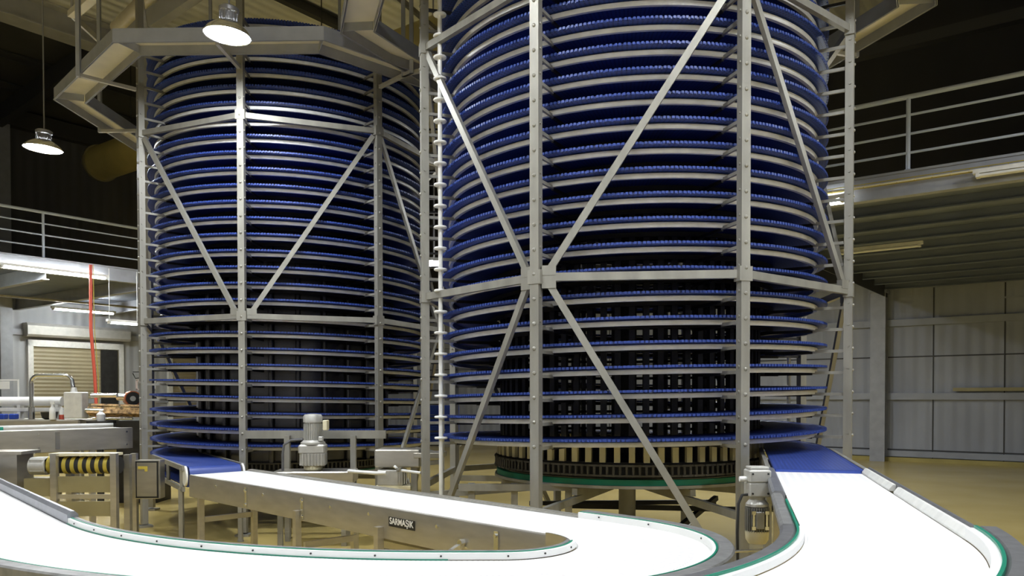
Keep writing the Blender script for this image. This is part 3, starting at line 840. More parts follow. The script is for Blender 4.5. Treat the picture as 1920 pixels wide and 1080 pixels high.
# left of the picture: steel guard on the straight, plastic guard with green strip on the bend
lead = joinp(rst[14:], rarc)
MB().sweep(rst[:12], rail_prof(.268, .330, -.03, .026, .012)).build('guard_rail', 'railgrey', RC, .6)
MB().sweep(rst[12:], rail_prof(.288, .340, .0, .030, .010)).build('guard_rail', 'greyrail', RC, .6)
MB().sweep(rarc, rail_prof(.288, .344, .0, .030, .010)).build('guard_rail', 'greyplastic', RC, .6)
MB().sweep(lead, box_prof(.280, .288, .0, .033)).build('green_strip', 'green', RC, .6)
w1 = MB().sweep(rarc, box_prof(.263, .280, .003, .026)).build('wear_strip', 'whiteplastic', RC, .6)
# right of the picture
MB().sweep(rst[:9], [(-.298, 0), (-.266, 0), (-.266, .010), (-.285, .034), (-.298, .034)]).build('guard_rail', 'rail', RC, .6)
MB().sweep(rst[9:], [(-.298, 0), (-.266, 0), (-.266, .010), (-.285, .034), (-.298, .034)]).build('guard_rail', 'rail', RC, .6)
MB().sweep(rst, rail_prof(-.325, -.299, -.02, .040)).build('guard_cap', 'greyplastic', RC, .6)
w2 = MB().sweep(rarc, box_prof(-.290, -.264, .003, .045)).build('wear_strip', 'whiteplastic', RC, .6)
MB().sweep(rarc, box_prof(-.300, -.290, .0, .054)).build('green_strip', 'green', RC, .6)
MB().sweep(rarc, rail_prof(-.370, -.300, -.03, .052, .012)).build('guard_rail', 'greyplastic', RC, .6)
for (s, o) in ((.3, .26), (.3, -.26), (2.2, -.26), (2.0, .30)):
    p, (dx, dy) = pos_along(rst, s); leg(RC, p[0] + dy * o, p[1] - dx * o, HR - .22, math.atan2(dy, dx))
for (s, o) in ((.9, .26), (.9, -.26), (2.1, .26), (2.1, -.26)):
    p, (dx, dy) = pos_along(rarc, s); leg(RC, p[0] + dy * o, p[1] - dx * o, HR - .22, math.atan2(dy, dx))
# slack return strand hanging below the bend
q = joinp(rst[12:], rarc[:12]); mbp = []
for i, pp in enumerate(q):
    f = i / (len(q) - 1); mbp.append((pp[0], pp[1], HR - .28 - .16 * math.sin(PI * f)))
MB().sweep(mbp, [(.27, 0), (-.2, 0), (-.2, -.015), (.27, -.12)], uv=True).build('return_belt', 'return', RC)
# transfer at the blue end: bearing brackets
for o in (.30, -.30):
    x, y = RS[0] - dR[0] * .02 + nR[0] * -o, RS[1] - dR[1] * .02 + nR[1] * -o
    MB().rbox((x, y, HR - .06), .03, .12, .16, phi).build('bearing_bracket', 'bright', RC)

# tie rod between the two conveyors
o = MB().tube([(1.03, 3.78, .86), (1.36, 3.80, .87)], .007, 8).build('tie_rod', 'bright', RC, True)

# gear motor on the right conveyor
G = empty('gear_motor', (1.44, 4.75, .72), 'grey gear motor hanging upright beside the higher white conveyor', 'gear motor')
def fins(mb, c, r, z0, z1, n, fr=.012, fw=.004):
    for i in range(n):
        a = 2 * PI * i / n
        mb.obox((c[0] + math.cos(a) * (r + fr / 2), c[1] + math.sin(a) * (r + fr / 2), (z0 + z1) / 2), (math.cos(a) * fr / 2, math.sin(a) * fr / 2, 0), (-math.sin(a) * fw / 2, math.cos(a) * fw / 2, 0), (0, 0, (z1 - z0) / 2))
gx, gy = 1.445, 4.70
mb = MB(); mb.lathe([(.058, .80), (.058, .945)], (gx, gy, 0), 28); fins(mb, (gx, gy), .058, .80, .945, 30)
mb.build('motor_body', 'castdark', G, .6)
MB().lathe([(.02, .725), (.05, .73), (.066, .755), (.069, .80), (.069, .806), (.06, .806)], (gx, gy, 0), 28).build('fan_cover', 'castcream', G, .6)
MB().lathe([(.05, .945), (.066, .95), (.066, .965), (.045, .99), (.05, 1.01)], (gx, gy, 0), 24).build('flange', 'cast', G, .6)
mb = MB(); mb.cbox((gx, gy, 1.05), .125, .12, .085, .0, .008); mb.cbox((gx, gy, 1.13), .128, .125, .075, .0, .008); mb.cbox((gx, gy, 1.176), .11, .10, .018, 0, .004)
gb = mb.build('gearbox', 'cast', G)
for dx in (-.045, .045):
    for z in (1.03, 1.145):
        MB().tube([(gx + dx, gy - .060, z), (gx + dx, gy - .068, z)], .006, 8).build('bolt', 'black', gb)
MB().cbox((gx - .005, gy - .073, .875), .05, .02, .10, 0, .004).build('terminal_box', 'castdark', G)
for dx in (-.042, .034):
    mb = MB()
    for z in (.83, .92): mb.rbox((gx + dx, gy - .075, z), .022, .012, .02)
    mb.rbox((gx + dx, gy - .074, .875), .012, .006, .08); mb.build('clip', 'bright', G)
MB().tube([(gx - .062, gy, 1.11), (gx - .105, gy, 1.11)], .016, 12).build('shaft_stub', 'whiteplastic', G, True)
MB().tube([(gx + .06, gy, 1.09), (gx + .115, gy + .01, 1.09)], .02, 12).build('output_shaft', 'bright', G, True)
MB().rbox((gx + .085, gy + .01, 1.0), .012, .12, .16).build('torque_plate', 'bright', G)
MB().tube([(gx - .06, gy - .02, 1.02), (gx - .10, gy - .04, 1.02), (gx - .125, gy - .05, .97), (gx - .13, gy - .05, .80), (gx - .12, gy - .04, .3), (gx - .10, gy - .04, .02)], .008, 8).build('cable', 'rubber', G, True)

# rear left conveyor carrying product into the left tower
HB = 1.20
pB0, pB1 = np.array((-7.34, 7.24)), np.array((-4.80, 10.10))
dB = (pB1 - pB0) / np.linalg.norm(pB1 - pB0); nB = np.array((dB[1], -dB[0]))      # right = towards camera
off = -.30
b0, b1 = pB0 + nB * off, pB1 + nB * off
bp = line((b0[0], b0[1], HB), (b1[0], b1[1], HB), 12)
BC = empty('belt_conveyor', (b0[0], b0[1], 0), 'white belt conveyor with deep steel side running to the left tower', 'conveyor', 'white belt conveyors')
MB().sweep(bp, [(-.26, 0), (.26, 0), (.26, -.02), (-.26, -.02)], uv=True).build('belt', 'white', BC)
MB().sweep(bp, [(.285, -.25), (.297, -.25), (.297, .008), (.270, .012), (.270, .006), (.285, 0)]).build('side_panel', 'panel', BC, .6)
MB().sweep(bp, box_prof(-.30, -.285, -.25, .03)).build('side_panel', 'panel', BC, .6)
MB().sweep(bp[5:], rail_prof(-.33, -.285, .03, .055)).build('guard_rail', 'rail', BC, .6)
MB().sweep(bp[3:9], rail_prof(-.285, -.262, .0, .04)).build('green_strip', 'green', BC, .6)
for s, dz in ((1.75, 0), (3.75, 0), (2.75, .08)):
    p, _ = pos_along(bp, s)
    for q in (-.08, .08):
        a = (p[0] + nB[0] * .296, p[1] + nB[1] * .296, HB - .12 + q); MB().tube([a, (a[0] + nB[0] * .01, a[1] + nB[1] * .01, a[2])], .012, 8).build('panel_bolt', 'bright', BC)
p, _ = pos_along(bp, 2.95)
MB().rbox((p[0] + nB[0] * .302, p[1] + nB[1] * .302, HB - .12), .05, .012, .20, math.atan2(dB[1], dB[0])).build('joint_bracket', 'bright', BC)
for s in (.4, 2.0, 3.35):
    p, _ = pos_along(bp, s)
    for o in (.26, -.26): leg(BC, p[0] + nB[0] * o, p[1] + nB[1] * o, HB - .25, math.atan2(dB[1], dB[0]), .06)
    MB().bar((p[0] + nB[0] * .24, p[1] + nB[1] * .24, .35), (p[0] - nB[0] * .24, p[1] - nB[1] * .24, .35), .04, .05).build('cross_bar', 'panel', BC)

# ------------------------------------------------------------------ gear motor and drives of the towers
G2 = empty('gear_motor', (-2.155, 8.62, .70), 'upright grey gear motor with ribbed gearbox before the left tower', 'gear motor')
mx_, my_ = -2.15, 8.62
mb = MB(); mb.lathe([(.085, 1.12), (.085, 1.32)], (mx_, my_, 0), 30); fins(mb, (mx_, my_), .085, 1.12, 1.31, 26, .014, .006); mb.build('motor_body', 'cast', G2, .6)
MB().lathe([(.088, 1.32), (.102, 1.32), (.102, 1.38), (.088, 1.405), (.03, 1.412), (0, 1.412)], (mx_, my_, 0), 30).build('fan_cover', 'cast', G2, .6)
MB().lathe([(.13, 1.085), (.13, 1.105), (.11, 1.12), (.10, 1.13)], (mx_, my_, 0), 24).build('flange', 'cast', G2, .6)
mb = MB(); mb.cbox((mx_, my_, 1.035), .28, .24, .10, .1, .015); mb.cbox((mx_ + .02, my_, .925), .24, .22, .14, .1, .01)
for i in range(7):
    mb.rbox((mx_ + .02 - .10 + i * .033, my_ - .115 + .0033 * (i - 3), .925), .012, .03, .13, .1)
for i in range(5):
    mb.rbox((mx_ - .11, my_ - .08 + i * .04, .925), .03, .01, .13, .1)
mb.build('gearbox', 'cast', G2)
MB().lathe([(.085, .80), (.10, .815), (.10, .86)], (mx_, my_, 0), 24).build('base_flange', 'cream', G2, .6)
MB().cbox((mx_ + .145, my_ - .02, 1.29), .05, .10, .11, 0, .006).build('terminal_box', 'cream', G2)
MB().cbox((mx_ + .10, my_ - .06, 1.145), .05, .06, .05, 0, .006).build('plug', 'cast', G2)
MB().tube([(mx_ - .10, my_ - .04, 1.14), (mx_ - .22, my_ - .05, 1.13), (mx_ - .30, my_ - .05, 1.08), (mx_ - .315, my_ - .05, .98), (mx_ - .315, my_ - .05, .80)], .014, 8).build('cable', 'greyplastic', G2, True)
D = empty('drive_stand', (-2.2, 8.68, 0), 'steel stand with boxed base carrying the upright gear motor', 'stand')
mb = MB(); mb.cbox((-2.13, 8.66, .735), .86, .42, .13, .08, .01); mb.build('base_box', 'panel', D)
mb = MB(); mb.cbox((-2.13, 8.72, .60), .80, .36, .12, .08, .006); mb.build('chain_case', 'darksteel', D)
for x in (-2.52, -1.78): 
    o = MB().box(x - .03, x + .03, 8.92, 8.98, 0, 1.16).build('post', 'steel', D)
MB().bar((-3.02, 9.03, 1.17), (-1.42, 8.99, 1.17), .05, .09).build('top_beam', 'steel', D)
for x in (-2.48, -1.80): 
    for y in (8.52, 8.80): MB().box(x - .025, x + .025, y - .025, y + .025, 0, .56).build('leg', 'steel', D)

D2 = empty('drive_unit', (-1.0, 7.75, 0), 'boxed steel drive unit beside the left post of the right tower', 'drive unit')
MB().cbox((-1.10, 7.85, 1.0), .44, .34, .17, -.05, .01).build('housing', 'panel', D2)
MB().cbox((-.80, 7.82, 1.03), .28, .34, .05, -.05, .006).build('cover_plate', 'panel', D2)
mb = MB(); mb.cbox((-1.17, 7.78, .815), .25, .22, .15, -.05, .008)
for i in range(6): mb.rbox((-1.10 + i * .022, 7.665, .82), .008, .02, .12)
mb.build('gearbox', 'cast', D2)
MB().cbox((-1.14, 7.80, .72), .34, .26, .04, -.05, .004).build('mounting_plate', 'cream', D2)
MB().box(-.98, -.92, 7.72, 7.78, 0, .92).build('leg', 'steel', D2)
MB().box(-1.28, -1.22, 7.90, 7.96, 0, .92).build('leg', 'steel', D2)
MB().tube([(-1.62, 7.9, .86), (-1.30, 7.62, .865), (-1.20, 7.60, .87)], .018, 10).build('pipe', 'whiteplastic', D2, True)
MB().tube([(-1.12, 7.58, .935), (-1.07, 7.56, .90), (-.86, 7.50, .878)], .014, 10).build('lever', 'whiteplastic', D2, True)
MB().lathe([(.03, -.02), (.03, .02)], (-1.07, 7.56, .905), 12).build('joint', 'bright', D2, True)

# stack of blue crates glimpsed between the towers
for i in range(4):
    x, y, z = -1.2, 13.4, .80 + i * .165
    mb = MB()
    mb.box(x - .30, x + .30, y - .2, y + .2, z, z + .012)
    for (x0, x1, y0, y1) in ((-.3, .3, -.2, -.185), (-.3, .3, .185, .2), (-.3, -.285, -.2, .2), (.285, .3, -.2, .2)): mb.box(x + x0, x + x1, y + y0, y + y1, z + .012, z + .15)
    mb.box(x - .31, x + .31, y - .21, y - .2, z + .125, z + .15)
    for q in range(5): mb.box(x - .27 + q * .12, x - .262 + q * .12, y - .208, y - .2, z + .01, z + .125)
    o = mb.build('crate', 'bluebox')
    tag(o, ['blue plastic crate at the bottom of the stack between the towers', 'blue crate second from the bottom of the stack between the towers', 'blue crate second from the top of the stack between the towers', 'blue crate on top of the stack between the towers'][i], 'crate', 'blue crates between the towers')
t = empty('trolley', (-1.2, 13.4, 0), 'low steel trolley under the stacked blue crates', 'trolley')
MB().box(-1.54, -.86, 13.16, 13.64, .76, .80).build('platform', 'steel', t)
for x in (-1.48, -.92):
    for y in (13.2, 13.6): MB().box(x - .02, x + .02, y - .02, y + .02, 0, .76).build('leg', 'steel', t)

# ------------------------------------------------------------------ feeder with striped roller, cabinet
F = empty('feeder', (-4.3, 8.1, 0), 'steel feeder frame with yellow banded roller under the rear conveyor', 'feeder')
fx0, fx1, fy = -4.56, -4.02, 8.0
MB().tube([(fx0 - .06, fy + .12, .905), (fx1 + .03, fy + .12, .905)], .085, 28).build('roller', 'rubber', F, .7)
for i in range(6):
    x = fx0 + .02 + i * .083
    MB().tube([(x, fy + .12, .905), (x + .038, fy + .12, .905)], .090, 28).build('band', 'yellow', F, .7)
MB().tube([(fx0 - .16, fy + .12, .905), (fx0 - .10, fy + .12, .905)], .088, 20).build('end_band', 'yellow', F, .7)
mb = MB(); mb.box(fx0 - .1, fx1 + .02, fy + .02, fy + .2, 1.005, 1.03); mb.build('top_rail', 'cream', F)
MB().box(fx0, fx1, fy + .0, fy + .02, .64, .80).build('front_panel', 'olive', F)
MB().box(fx0, fx1, fy + .0, fy + .02, .575, .62).build('front_rail', 'panel', F)
MB().box(fx0, fx1, fy + .0, fy + .02, .40, .55).build('lower_panel', 'olive', F)
MB().box(fx0 - .06, fx0, fy - .03, fy + .03, 0, 1.03).build('leg', 'panel', F)
MB().box(fx1, fx1 + .06, fy - .03, fy + .03, 0, 1.03).build('leg', 'panel', F)
MB().box(fx0 - .06, fx0, fy + .25, fy + .31, 0, 1.0).build('leg', 'panel', F)
MB().box(fx1, fx1 + .06, fy + .25, fy + .31, 0, 1.0).build('leg', 'panel', F)
mb = MB(); mb.cbox((fx0 - .22, fy + .08, .91), .16, .16, .16, 0, .02); mb.tube([(fx0 - .30, fy + .08, .90), (fx0 - .14, fy + .08, .90)], .09, 16)
mb.build('motor', 'cast', F, .6)
MB().box(fx0 - .34, fx0 - .07, fy, fy + .2, .60, .78).build('motor_mount', 'olive', F)
o = MB(); o.box(fx0 - .80, fx0 - .42, fy + .02, fy + .30, .40, 1.02); o.box(fx0 - .80, fx0 - .36, fy - .01, fy + .33, 1.02, 1.05)
for x in (-.78, -.46):
    for y in (.05, .26): o.box(fx0 + x, fx0 + x + .04, fy + y, fy + y + .04, 0, .40)
tag(o.build('control_box', 'panel'), 'plain steel box on legs at the left edge of the picture', 'box')

K = empty('electrical_cabinet', (-3.95, 8.75, 0), 'small steel electrical cabinet with black door seal on a post', 'cabinet')
MB().cbox((-3.96, 8.72, .70), .27, .14, .42, .05, .006).build('body', 'panel', K)
mb = MB()
for (dx, dz, sx, sz) in ((-.114, 0, .014, .40), (.114, 0, .014, .40), (0, .192, .24, .014), (0, -.192, .24, .014)): mb.rbox((-3.96 + dx, 8.648, .70 + dz), sx, .01, sz, .05)
mb.build('door_seal', 'black', K)
MB().rbox((-3.96, 8.646, .70), .21, .012, .365, .05).build('door', 'panel', K)
mb = MB(); mb.rbox((-4.0, 8.638, .83), .10, .006, .03, .05); mb.rbox((-3.965, 8.638, .815), .03, .006, .05, .05); mb.build('sticker', 'yellow', K)
MB().rbox((-4.13, 8.72, .49), .06, .06, .98, .05).build('stand_post', 'panel', K)
MB().rbox((-4.13, 8.72, .01), .16, .16, .02, .05).build('base_plate', 'panel', K)
o = MB().tube([(-4.20, 8.7, .86), (-4.20, 8.7, .62)], .03, 12).build('blue_filter', 'bluebox', K, True)

# ------------------------------------------------------------------ packing machines beyond the rear conveyor
Wm = empty('packing_table', (-7.6, 12.2, 0), 'long grey machine bed beyond the rear conveyor carrying tools', 'machine bed')
MB().cbox((-8.0, 12.3, 1.13), 3.1, .8, .26, 0, .02).build('bed', 'panel', Wm)
for x in (-9.2, -7.8, -6.5): 
    for y in (12.0, 12.6): MB().box(x - .04, x + .04, y - .04, y + .04, 0, 1.0).build('leg', 'steel', Wm)
Ar = empty('control_console', (-7.22, 12.0, 1.26), 'bent chrome pipe holding a grey control box over the machine bed', 'control console')
pts = [(-7.22, 12, 1.26), (-7.22, 12, 1.80)]
for i in range(1, 9):
    a = PI - PI / 2 * i / 8; pts.append((-7.10 + .12 * math.cos(a), 12, 1.80 + .12 * math.sin(a)))
pts.append((-6.72, 12, 1.92))
for i in range(1, 9):
    a = PI / 2 - math.radians(70) * i / 8; pts.append((-6.72 + .12 * math.cos(a), 12, 1.80 + .12 * math.sin(a)))
pts.append((-6.585, 12, 1.70))
MB().tube(pts, .030, 14).build('pipe', 'bright', Ar, True)
MB().lathe([(.045, 0), (.045, .18), (.034, .19)], (-7.22, 12, 1.26), 16).build('sleeve', 'bright', Ar, .7)
MB().lathe([(.06, -.10), (.045, -.05), (.034, 0)], (-6.58, 12, 1.74), 14).build('swivel', 'rail', Ar, .7)
mb = MB(); mb.cbox((-6.55, 12.0, 1.47), .30, .16, .40, -.15, .012); mb.build('panel_box', 'rail', Ar)
MB().cbox((-6.44, 12.0, 1.47), .05, .17, .40, -.15, .006).build('panel_edge', 'galv', Ar)
Mc = empty('wrapping_machine', (-8.0, 12.4, 1.26), 'pale horizontal wrapping machine body lying on the bed', 'machine')
MB().tube([(-8.9, 12.35, 1.53), (-6.95, 12.35, 1.53)], .07, 20).build('upper_beam', 'whiteplastic', Mc, True)
MB().cbox((-7.95, 12.35, 1.40), 2.0, .12, .06, 0, .01).build('lower_beam', 'rail', Mc)
for x in (-8.6, -7.6, -7.02): MB().rbox((x, 12.35, 1.37), .05, .1, .22).build('bracket', 'rail', Mc)
mb = MB(); mb.rbox((-7.85, 12.35, 1.86), .44, .012, .02); mb.rbox((-7.63, 12.35, 1.70), .02, .012, .34)
mb.build('guard_frame', 'whiteplastic', Mc)
MB().rbox((-7.84, 12.34, 1.78), .16, .006, .12).build('notice', 'paper', Mc)
for i, x in enumerate((-7.74, -7.58)):
    o = MB().cbox((x, 12.15, 1.30), .09, .12, .08, 0, .01).build('small_box', 'bluebox')
    tag(o, ['left of two small blue boxes on the machine bed', 'right of two small blue boxes on the machine bed'][i], 'box', 'small blue boxes')
o = MB().lathe([(.06, 0), (.10, .02), (.12, .11), (.115, .11), (.095, .03), (0, .02)], (-6.98, 12.05, 1.26), 20).build('bowl', 'black', None, .7)
tag(o, 'black bowl standing on the grey machine bed', 'bowl')
o = empty('spray_bottle', (-6.85, 11.9, 1.26), 'white spray bottle beside the black bowl', 'bottle')
MB().lathe([(.04, 0), (.045, .02), (.04, .16), (.018, .20), (.018, .24)], (-6.85, 11.9, 1.26), 16).build('body', 'whiteplastic', o, .7)
MB().rbox((-6.845, 11.9, 1.51), .06, .025, .04).build('trigger', 'whiteplastic', o)
o = empty('glue_bottle', (-6.76, 12.0, 1.26), 'short white bottle with red base by the control box', 'bottle')
MB().lathe([(.035, 0), (.035, .07)], (-6.77, 12.0, 1.26), 14).build('base', 'red', o, .7)
MB().lathe([(.036, .07), (.036, .13), (.014, .17), (.012, .19)], (-6.77, 12.0, 1.26), 14).build('body', 'whiteplastic', o, .7)

Fm = empty('film_unwinder', (-6.0, 12.2, 0), 'film unwinding machine with orange printed reel left of the left tower', 'machine')
MB().tube([(-6.00, 12.15, 1.60), (-5.62, 12.15, 1.58)], .055, 16).build('tension_roller', 'bright', Fm, True)
MB().tube([(-6.37, 12.1, 1.62), (-5.98, 12.1, 1.62)], .035, 14).build('bright_shaft', 'bright', Fm, True)
rl = MB().tube([(-5.90, 12.35, 1.57), (-5.70, 12.02, 1.57)], .115, 28).build('film_reel', 'orange', Fm, .7)
MB().tube([(-5.705, 12.03, 1.57), (-5.695, 12.01, 1.57)], .10, 28).build('reel_flange', 'black', rl, .7)
MB().tube([(-5.70, 12.01, 1.57), (-5.68, 11.97, 1.57)], .04, 16).build('reel_hub', 'bright', rl, .7)
mb = MB(); mb.bar((-6.3, 12.1, 1.44), (-5.5, 12.1, 1.42), .3, .03, (0, .3, 1)); mb.build('film_table', 'film', Fm)
mb = MB(); mb.bar((-6.35, 11.98, 1.38), (-5.5, 11.98, 1.36), .12, .10, (0, .5, 1)); mb.build('film_tray', 'film', Fm)
MB().tube([(-6.37, 11.95, 1.40), (-6.1, 11.95, 1.39)], .035, 12).build('idler_roller', 'bright', Fm, True)
MB().tube([(-6.3, 12.0, 1.28), (-5.7, 12.0, 1.27)], .02, 10).build('lower_shaft', 'bright', Fm, True)
mb = MB(); mb.box(-5.95, -5.35, 12.0, 12.5, 0, 1.24); mb.build('base_box', 'darksteel', Fm)
MB().box(-6.3, -6.24, 12.1, 12.16, 0, 1.42).build('support_post', 'darksteel', Fm)
MB().box(-5.6, -5.54, 12.2, 12.26, 1.2, 1.7).build('upright', 'steel', Fm)
o = empty('white_frame', (-5.62, 12.3, 1.70), 'small white tubular frame standing above the film reel', 'frame')
mb = MB()
for x in (-5.78, -5.64, -5.5): mb.box(x - .012, x + .012, 12.3, 12.324, 1.70, 1.86)
mb.box(-5.79, -5.49, 12.3, 12.324, 1.84, 1.865); mb.box(-5.79, -5.49, 12.3, 12.324, 1.70, 1.72); mb.build('bars', 'whiteplastic', o)
MB().tube([(-5.84, 12.31, 1.96), (-5.80, 12.31, 1.88), (-5.66, 12.31, 1.90), (-5.64, 12.31, 1.98), (-5.84, 12.31, 1.98)], .008, 6).build('hook', 'black', o)
o = MB().lathe([(.05, 0), (.06, .02), (.06, .10), (.02, .14), (.02, .16)], (-6.05, 11.75, 1.24), 16).build('canister', 'whiteplastic', None, .7)
tag(o, 'white canister under the film reel', 'canister')
o = MB(); o.box(-6.2, -5.9, 11.62, 11.9, 1.21, 1.24); o.box(-6.07, -6.03, 11.74, 11.78, 0, 1.21)
tag(o.build('side_stand', 'darksteel'), 'dark stand holding the white canister', 'stand')

# hanging hose with cable
h = empty('hanging_hose', (-10.9, 20.5, 4.0), 'red air hose hanging from the left gallery', 'hose')
hx, hy = -8.62, 16.4
h.location = (hx, hy, 4.2)
MB().tube([(hx, hy, 4.30), (hx - .01, hy, 3.0), (hx + .06, hy, 2.0), (hx + .09, hy, 1.2), (hx + .10, hy, 1.0)], .032, 10).build('red_hose', 'red', h, True)
MB().tube([(hx + .05, hy, 4.3), (hx + .06, hy, 3.0), (hx + .13, hy, 2.0), (hx + .14, hy, 1.05)], .008, 6).build('yellow_cable', 'yellow', h, True)

# ------------------------------------------------------------------ lamps
def make_lamp(loc, label, ztop):
    x, y, z = loc
    t = empty('pendant_lamp', loc, label, 'lamp', 'high bay pendant lamps')
    ti = Matrix.Rotation(math.radians(4), 3, 'Y')
    MB().lathe([(.225, -.002), (.23, .0), (.228, .012), (.20, .055), (.15, .10), (.10, .13), (.085, .135), (.080, .132), (.145, .092), (.215, .010), (.225, -.002)], loc, 40, ti).build('lamp_shade', 'chrome', t, .6)
    MB().lathe([(.0, .008), (.214, .008), (.214, .004), (0, .004)], loc, 40, ti).build('lens', 'lens', t, .6)
    mb = MB(); mb.lathe([(.078, .13), (.078, .22), (.095, .235), (.098, .27), (.08, .285), (.02, .29)], loc, 24, ti)
    for i in range(12):
        a = 2 * PI * i / 12; p = ti @ Vector((math.cos(a) * .082, math.sin(a) * .082, .18)); mb.rbox((x + p.x, y + p.y, z + p.z), .014, .006, .10, a)
    mb.build('housing', 'lampgrey', t, .6)
    MB().tube([(x + .02, y, z + .285), (x + .02, y, z + ztop)], .009, 8).build('suspension', 'lampgrey', t)
    return t
L0 = make_lamp((-2.83, 8.02, 5.19), 'lit chrome pendant lamp hanging in front of the left tower', 5.2)
l2 = dup(L0, (-7.12, 12.2, 5.36), 'lit chrome pendant lamp hanging alone before the dark left wall'); l2.scale = (1.2, 1.2, 1.0)
for x, y, z, lb in (  # lamps added out of view to brighten belts, floor, rear walls and roof
        (-5.6, 3.2, 5.6, 'pendant lamp above the low conveyor where it leaves the picture at left'),
        (-1.3, 4.6, 5.9, 'pendant lamp above the hairpin bend of the low conveyor'),
        (2.3, 3.9, 5.9, 'pendant lamp above the higher conveyor'),
        (-2.4, .3, 5.6, 'pendant lamp left of and above the viewer'),
        (2.4, .2, 5.6, 'pendant lamp right of and above the viewer'),
        (6.6, 6.0, 5.4, 'pendant lamp to the right of the right tower'),
        (-9.2, 7.5, 5.4, 'pendant lamp beyond the left picture edge over the machine bed'),
        (7.6, 1.6, 5.2, 'pendant lamp over the empty floor at right'),
        (12.0, 2.0, 5.2, 'pendant lamp farthest right under the gallery side'),
        (9.0, -4.5, 5.2, 'pendant lamp far behind the viewer at right'),
        (1.0, -6.0, 5.2, 'pendant lamp straight behind the viewer'),
        (-7.0, -3.5, 5.2, 'pendant lamp far behind the viewer at left'),
        (2.6, 13.0, 5.3, 'pendant lamp hidden behind the right tower'),
        (4.3, 16.4, 4.9, 'pendant lamp hidden behind the right tower near the wall'),
        (-5.4, 16.0, 5.3, 'pendant lamp hidden behind the left tower')):
    dup(L0, (x, y, z), lb)

def fluorescent(p0, p1, mat, label, hang=None, group='fluorescent batten lights', ref=True):
    p0, p1 = np.array(p0, float), np.array(p1, float); c = (p0 + p1) / 2
    t = empty('fluorescent_light', tuple(c), label, 'light', group)
    d = (p1 - p0) / np.linalg.norm(p1 - p0); s = np.array((d[1], -d[0], 0))
    mb = MB(); mb.bar(p0 - d * .05 + np.array((0, 0, .05)), p1 + d * .05 + np.array((0, 0, .05)), .10, .05)
    mb.build('housing', 'rail', t)
    for q in (-.03, .03): MB().tube([p0 + s * q, p1 + s * q], .019, 10).build('tube', mat, t, True)
    for e in (p0, p1): MB().rbox(tuple(e + np.array((0, 0, .01))), .04, .10, .06, math.atan2(d[1], d[0])).build('end_cap', 'rail', t)
    if hang:
        for e in (p0, p1): MB().tube([tuple(e + np.array((0, 0, .07))), (e[0], e[1], hang)], .006, 5).build('hanging_wire', 'rail', t)
    return t
fluorescent(W(-17.25, 6.5, 4.13), W(-17.25, 8.5, 4.13), 'tube', 'brightest white tube light on the left gallery edge', 4.2)
fluorescent(W(-22.5, 9.7, 3.93), W(-22.5, 11.3, 3.93), 'tube', 'long white tube light deep under the left gallery', 4.05)
fluorescent(W(-16.9, 8.4, 3.16), W(-16.9, 9.0, 3.16), 'tubedim', 'small greenish tube light hanging on thin wires by the left tower', 4.3)
fluorescent(W(-19.6, 6.4, 4.1), W(-18.2, 6.4, 4.1), 'tubedim', 'slanting tube light under the left gallery', 4.3)
fluorescent(W(-3.35, B0r := 11.02, 4.16), W(-2.85, B0r, 4.16), 'tube', 'lit white tube light at the right gallery edge beside the right tower')
fluorescent(W(-1.3, 11.02, 4.22), W(.5, 11.02, 4.22), 'tubeoff', 'unlit white tube light at the right gallery edge')
fluorescent(W(-4.0, 14.9, 4.12), W(-2.6, 14.9, 4.12), 'tubeoff', 'unlit tube light under the right gallery, its left one')
fluorescent(W(-.6, 14.9, 4.12), W(.8, 14.9, 4.12), 'tubeoff', 'unlit tube light under the right gallery, cut by the picture edge')
t = empty('floodlight', (-1.35, 13.9, 3.9), 'small bright floodlight seen between the two towers', 'light')
MB().cbox((-1.35, 13.9, 3.9), .24, .10, .16, 0, .01).build('body', 'rail', t)
MB().rbox((-1.35, 13.845, 3.9), .20, .012, .12).build('glass', 'spot', t)
MB().tube([(-1.35, 13.9, 3.98), (-1.35, 13.9, roofz(-9.4) - .08)], .015, 8).build('suspension', 'lampgrey', t)

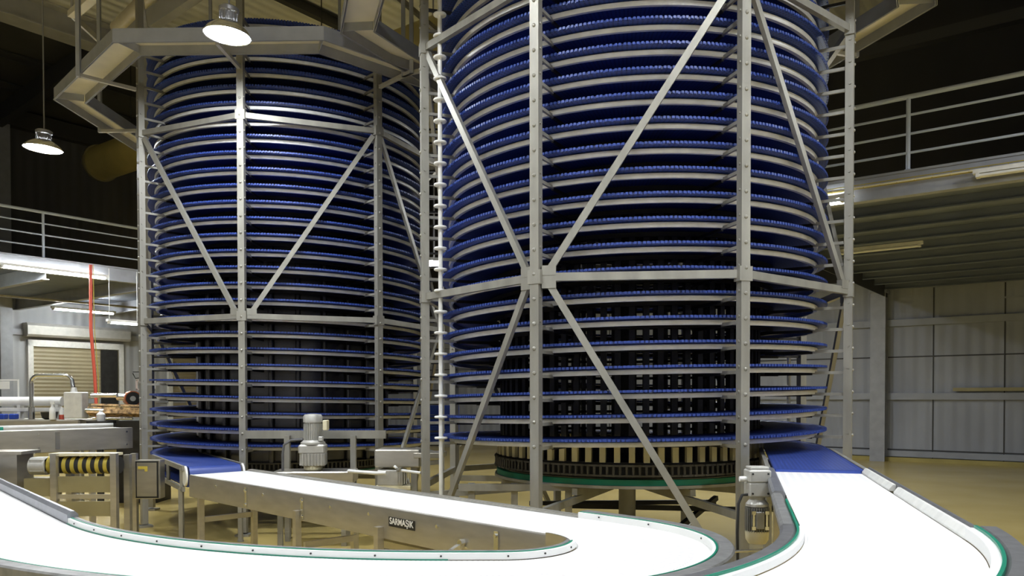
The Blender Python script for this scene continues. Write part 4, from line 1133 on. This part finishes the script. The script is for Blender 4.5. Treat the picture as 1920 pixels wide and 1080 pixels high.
# bent steel channel and pipe high up at left
CHA, CHB, CHC = (-6.68, 12.25, 7.4), (-5.66, 11.33, 7.4), (-6.75, 14.0, 7.4)
PIA, PIB = (-7.07, 14.415, 8.2), (-5.4, 12.68, 8.2)
t = empty('cable_channel', (-6.9, 12.4, 7.4), 'bent pale steel channel under the roof at upper left', 'cable channel')
MB().bar(CHA, CHB, .13, .09).build('channel', 'trayin', t)
MB().bar(CHA, CHC, .035, .09).build('channel_arm', 'galv', t)
MB().bar((CHA[0], CHA[1], 7.44), (CHA[0], CHA[1], roofz(.8 * CHA[0] - .6 * CHA[1])), .03, .03, (1, 0, 0)).build('hanger', 'galv', t)
t = empty('pipe', (-7.0, 14.2, 8.2), 'short beige pipe under the light roof behind the left tower', 'pipe')
MB().tube([PIA, PIB], .11, 18).build('pipe_run', 'cream2', t, .7)
MB().tube([(PIA[0] * .3 + PIB[0] * .7, PIA[1] * .3 + PIB[1] * .7, 8.3), (PIA[0] * .3 + PIB[0] * .7, PIA[1] * .3 + PIB[1] * .7, roofz(-13))], .012, 6).build('hanger_rod', 'darksteel', t)

# ------------------------------------------------------------------ camera, world, view
cam = bpy.data.cameras.new('camera'); co = bpy.data.objects.new('camera', cam); COL.objects.link(co)
co.location = (0, 0, 1.6)
co.rotation_euler = (PI / 2 - .0184, .0014, 0)
cam.sensor_width = 36; cam.lens = 36 * 1497.58 / 1920
cam.shift_y = (770.25 - 540) / 1920
cam.clip_start = .05; cam.clip_end = 200
sc.camera = co
w = bpy.data.worlds.new('World'); sc.world = w; w.use_nodes = True
w.node_tree.nodes['Background'].inputs['Color'].default_value = (1, .97, .92, 1)
w.node_tree.nodes['Background'].inputs['Strength'].default_value = .16
sc.view_settings.view_transform = 'Standard'; sc.view_settings.look = 'None'
sc.view_settings.gamma = 1; sc.view_settings.exposure = 0
sc.view_settings.use_curve_mapping = False
sc.cycles.use_denoising = True
sc.cycles.max_bounces = 8; sc.cycles.diffuse_bounces = 4; sc.cycles.glossy_bounces = 4
sc.cycles.sample_clamp_indirect = 6
sc.cycles.caustics_reflective = False; sc.cycles.caustics_refractive = False
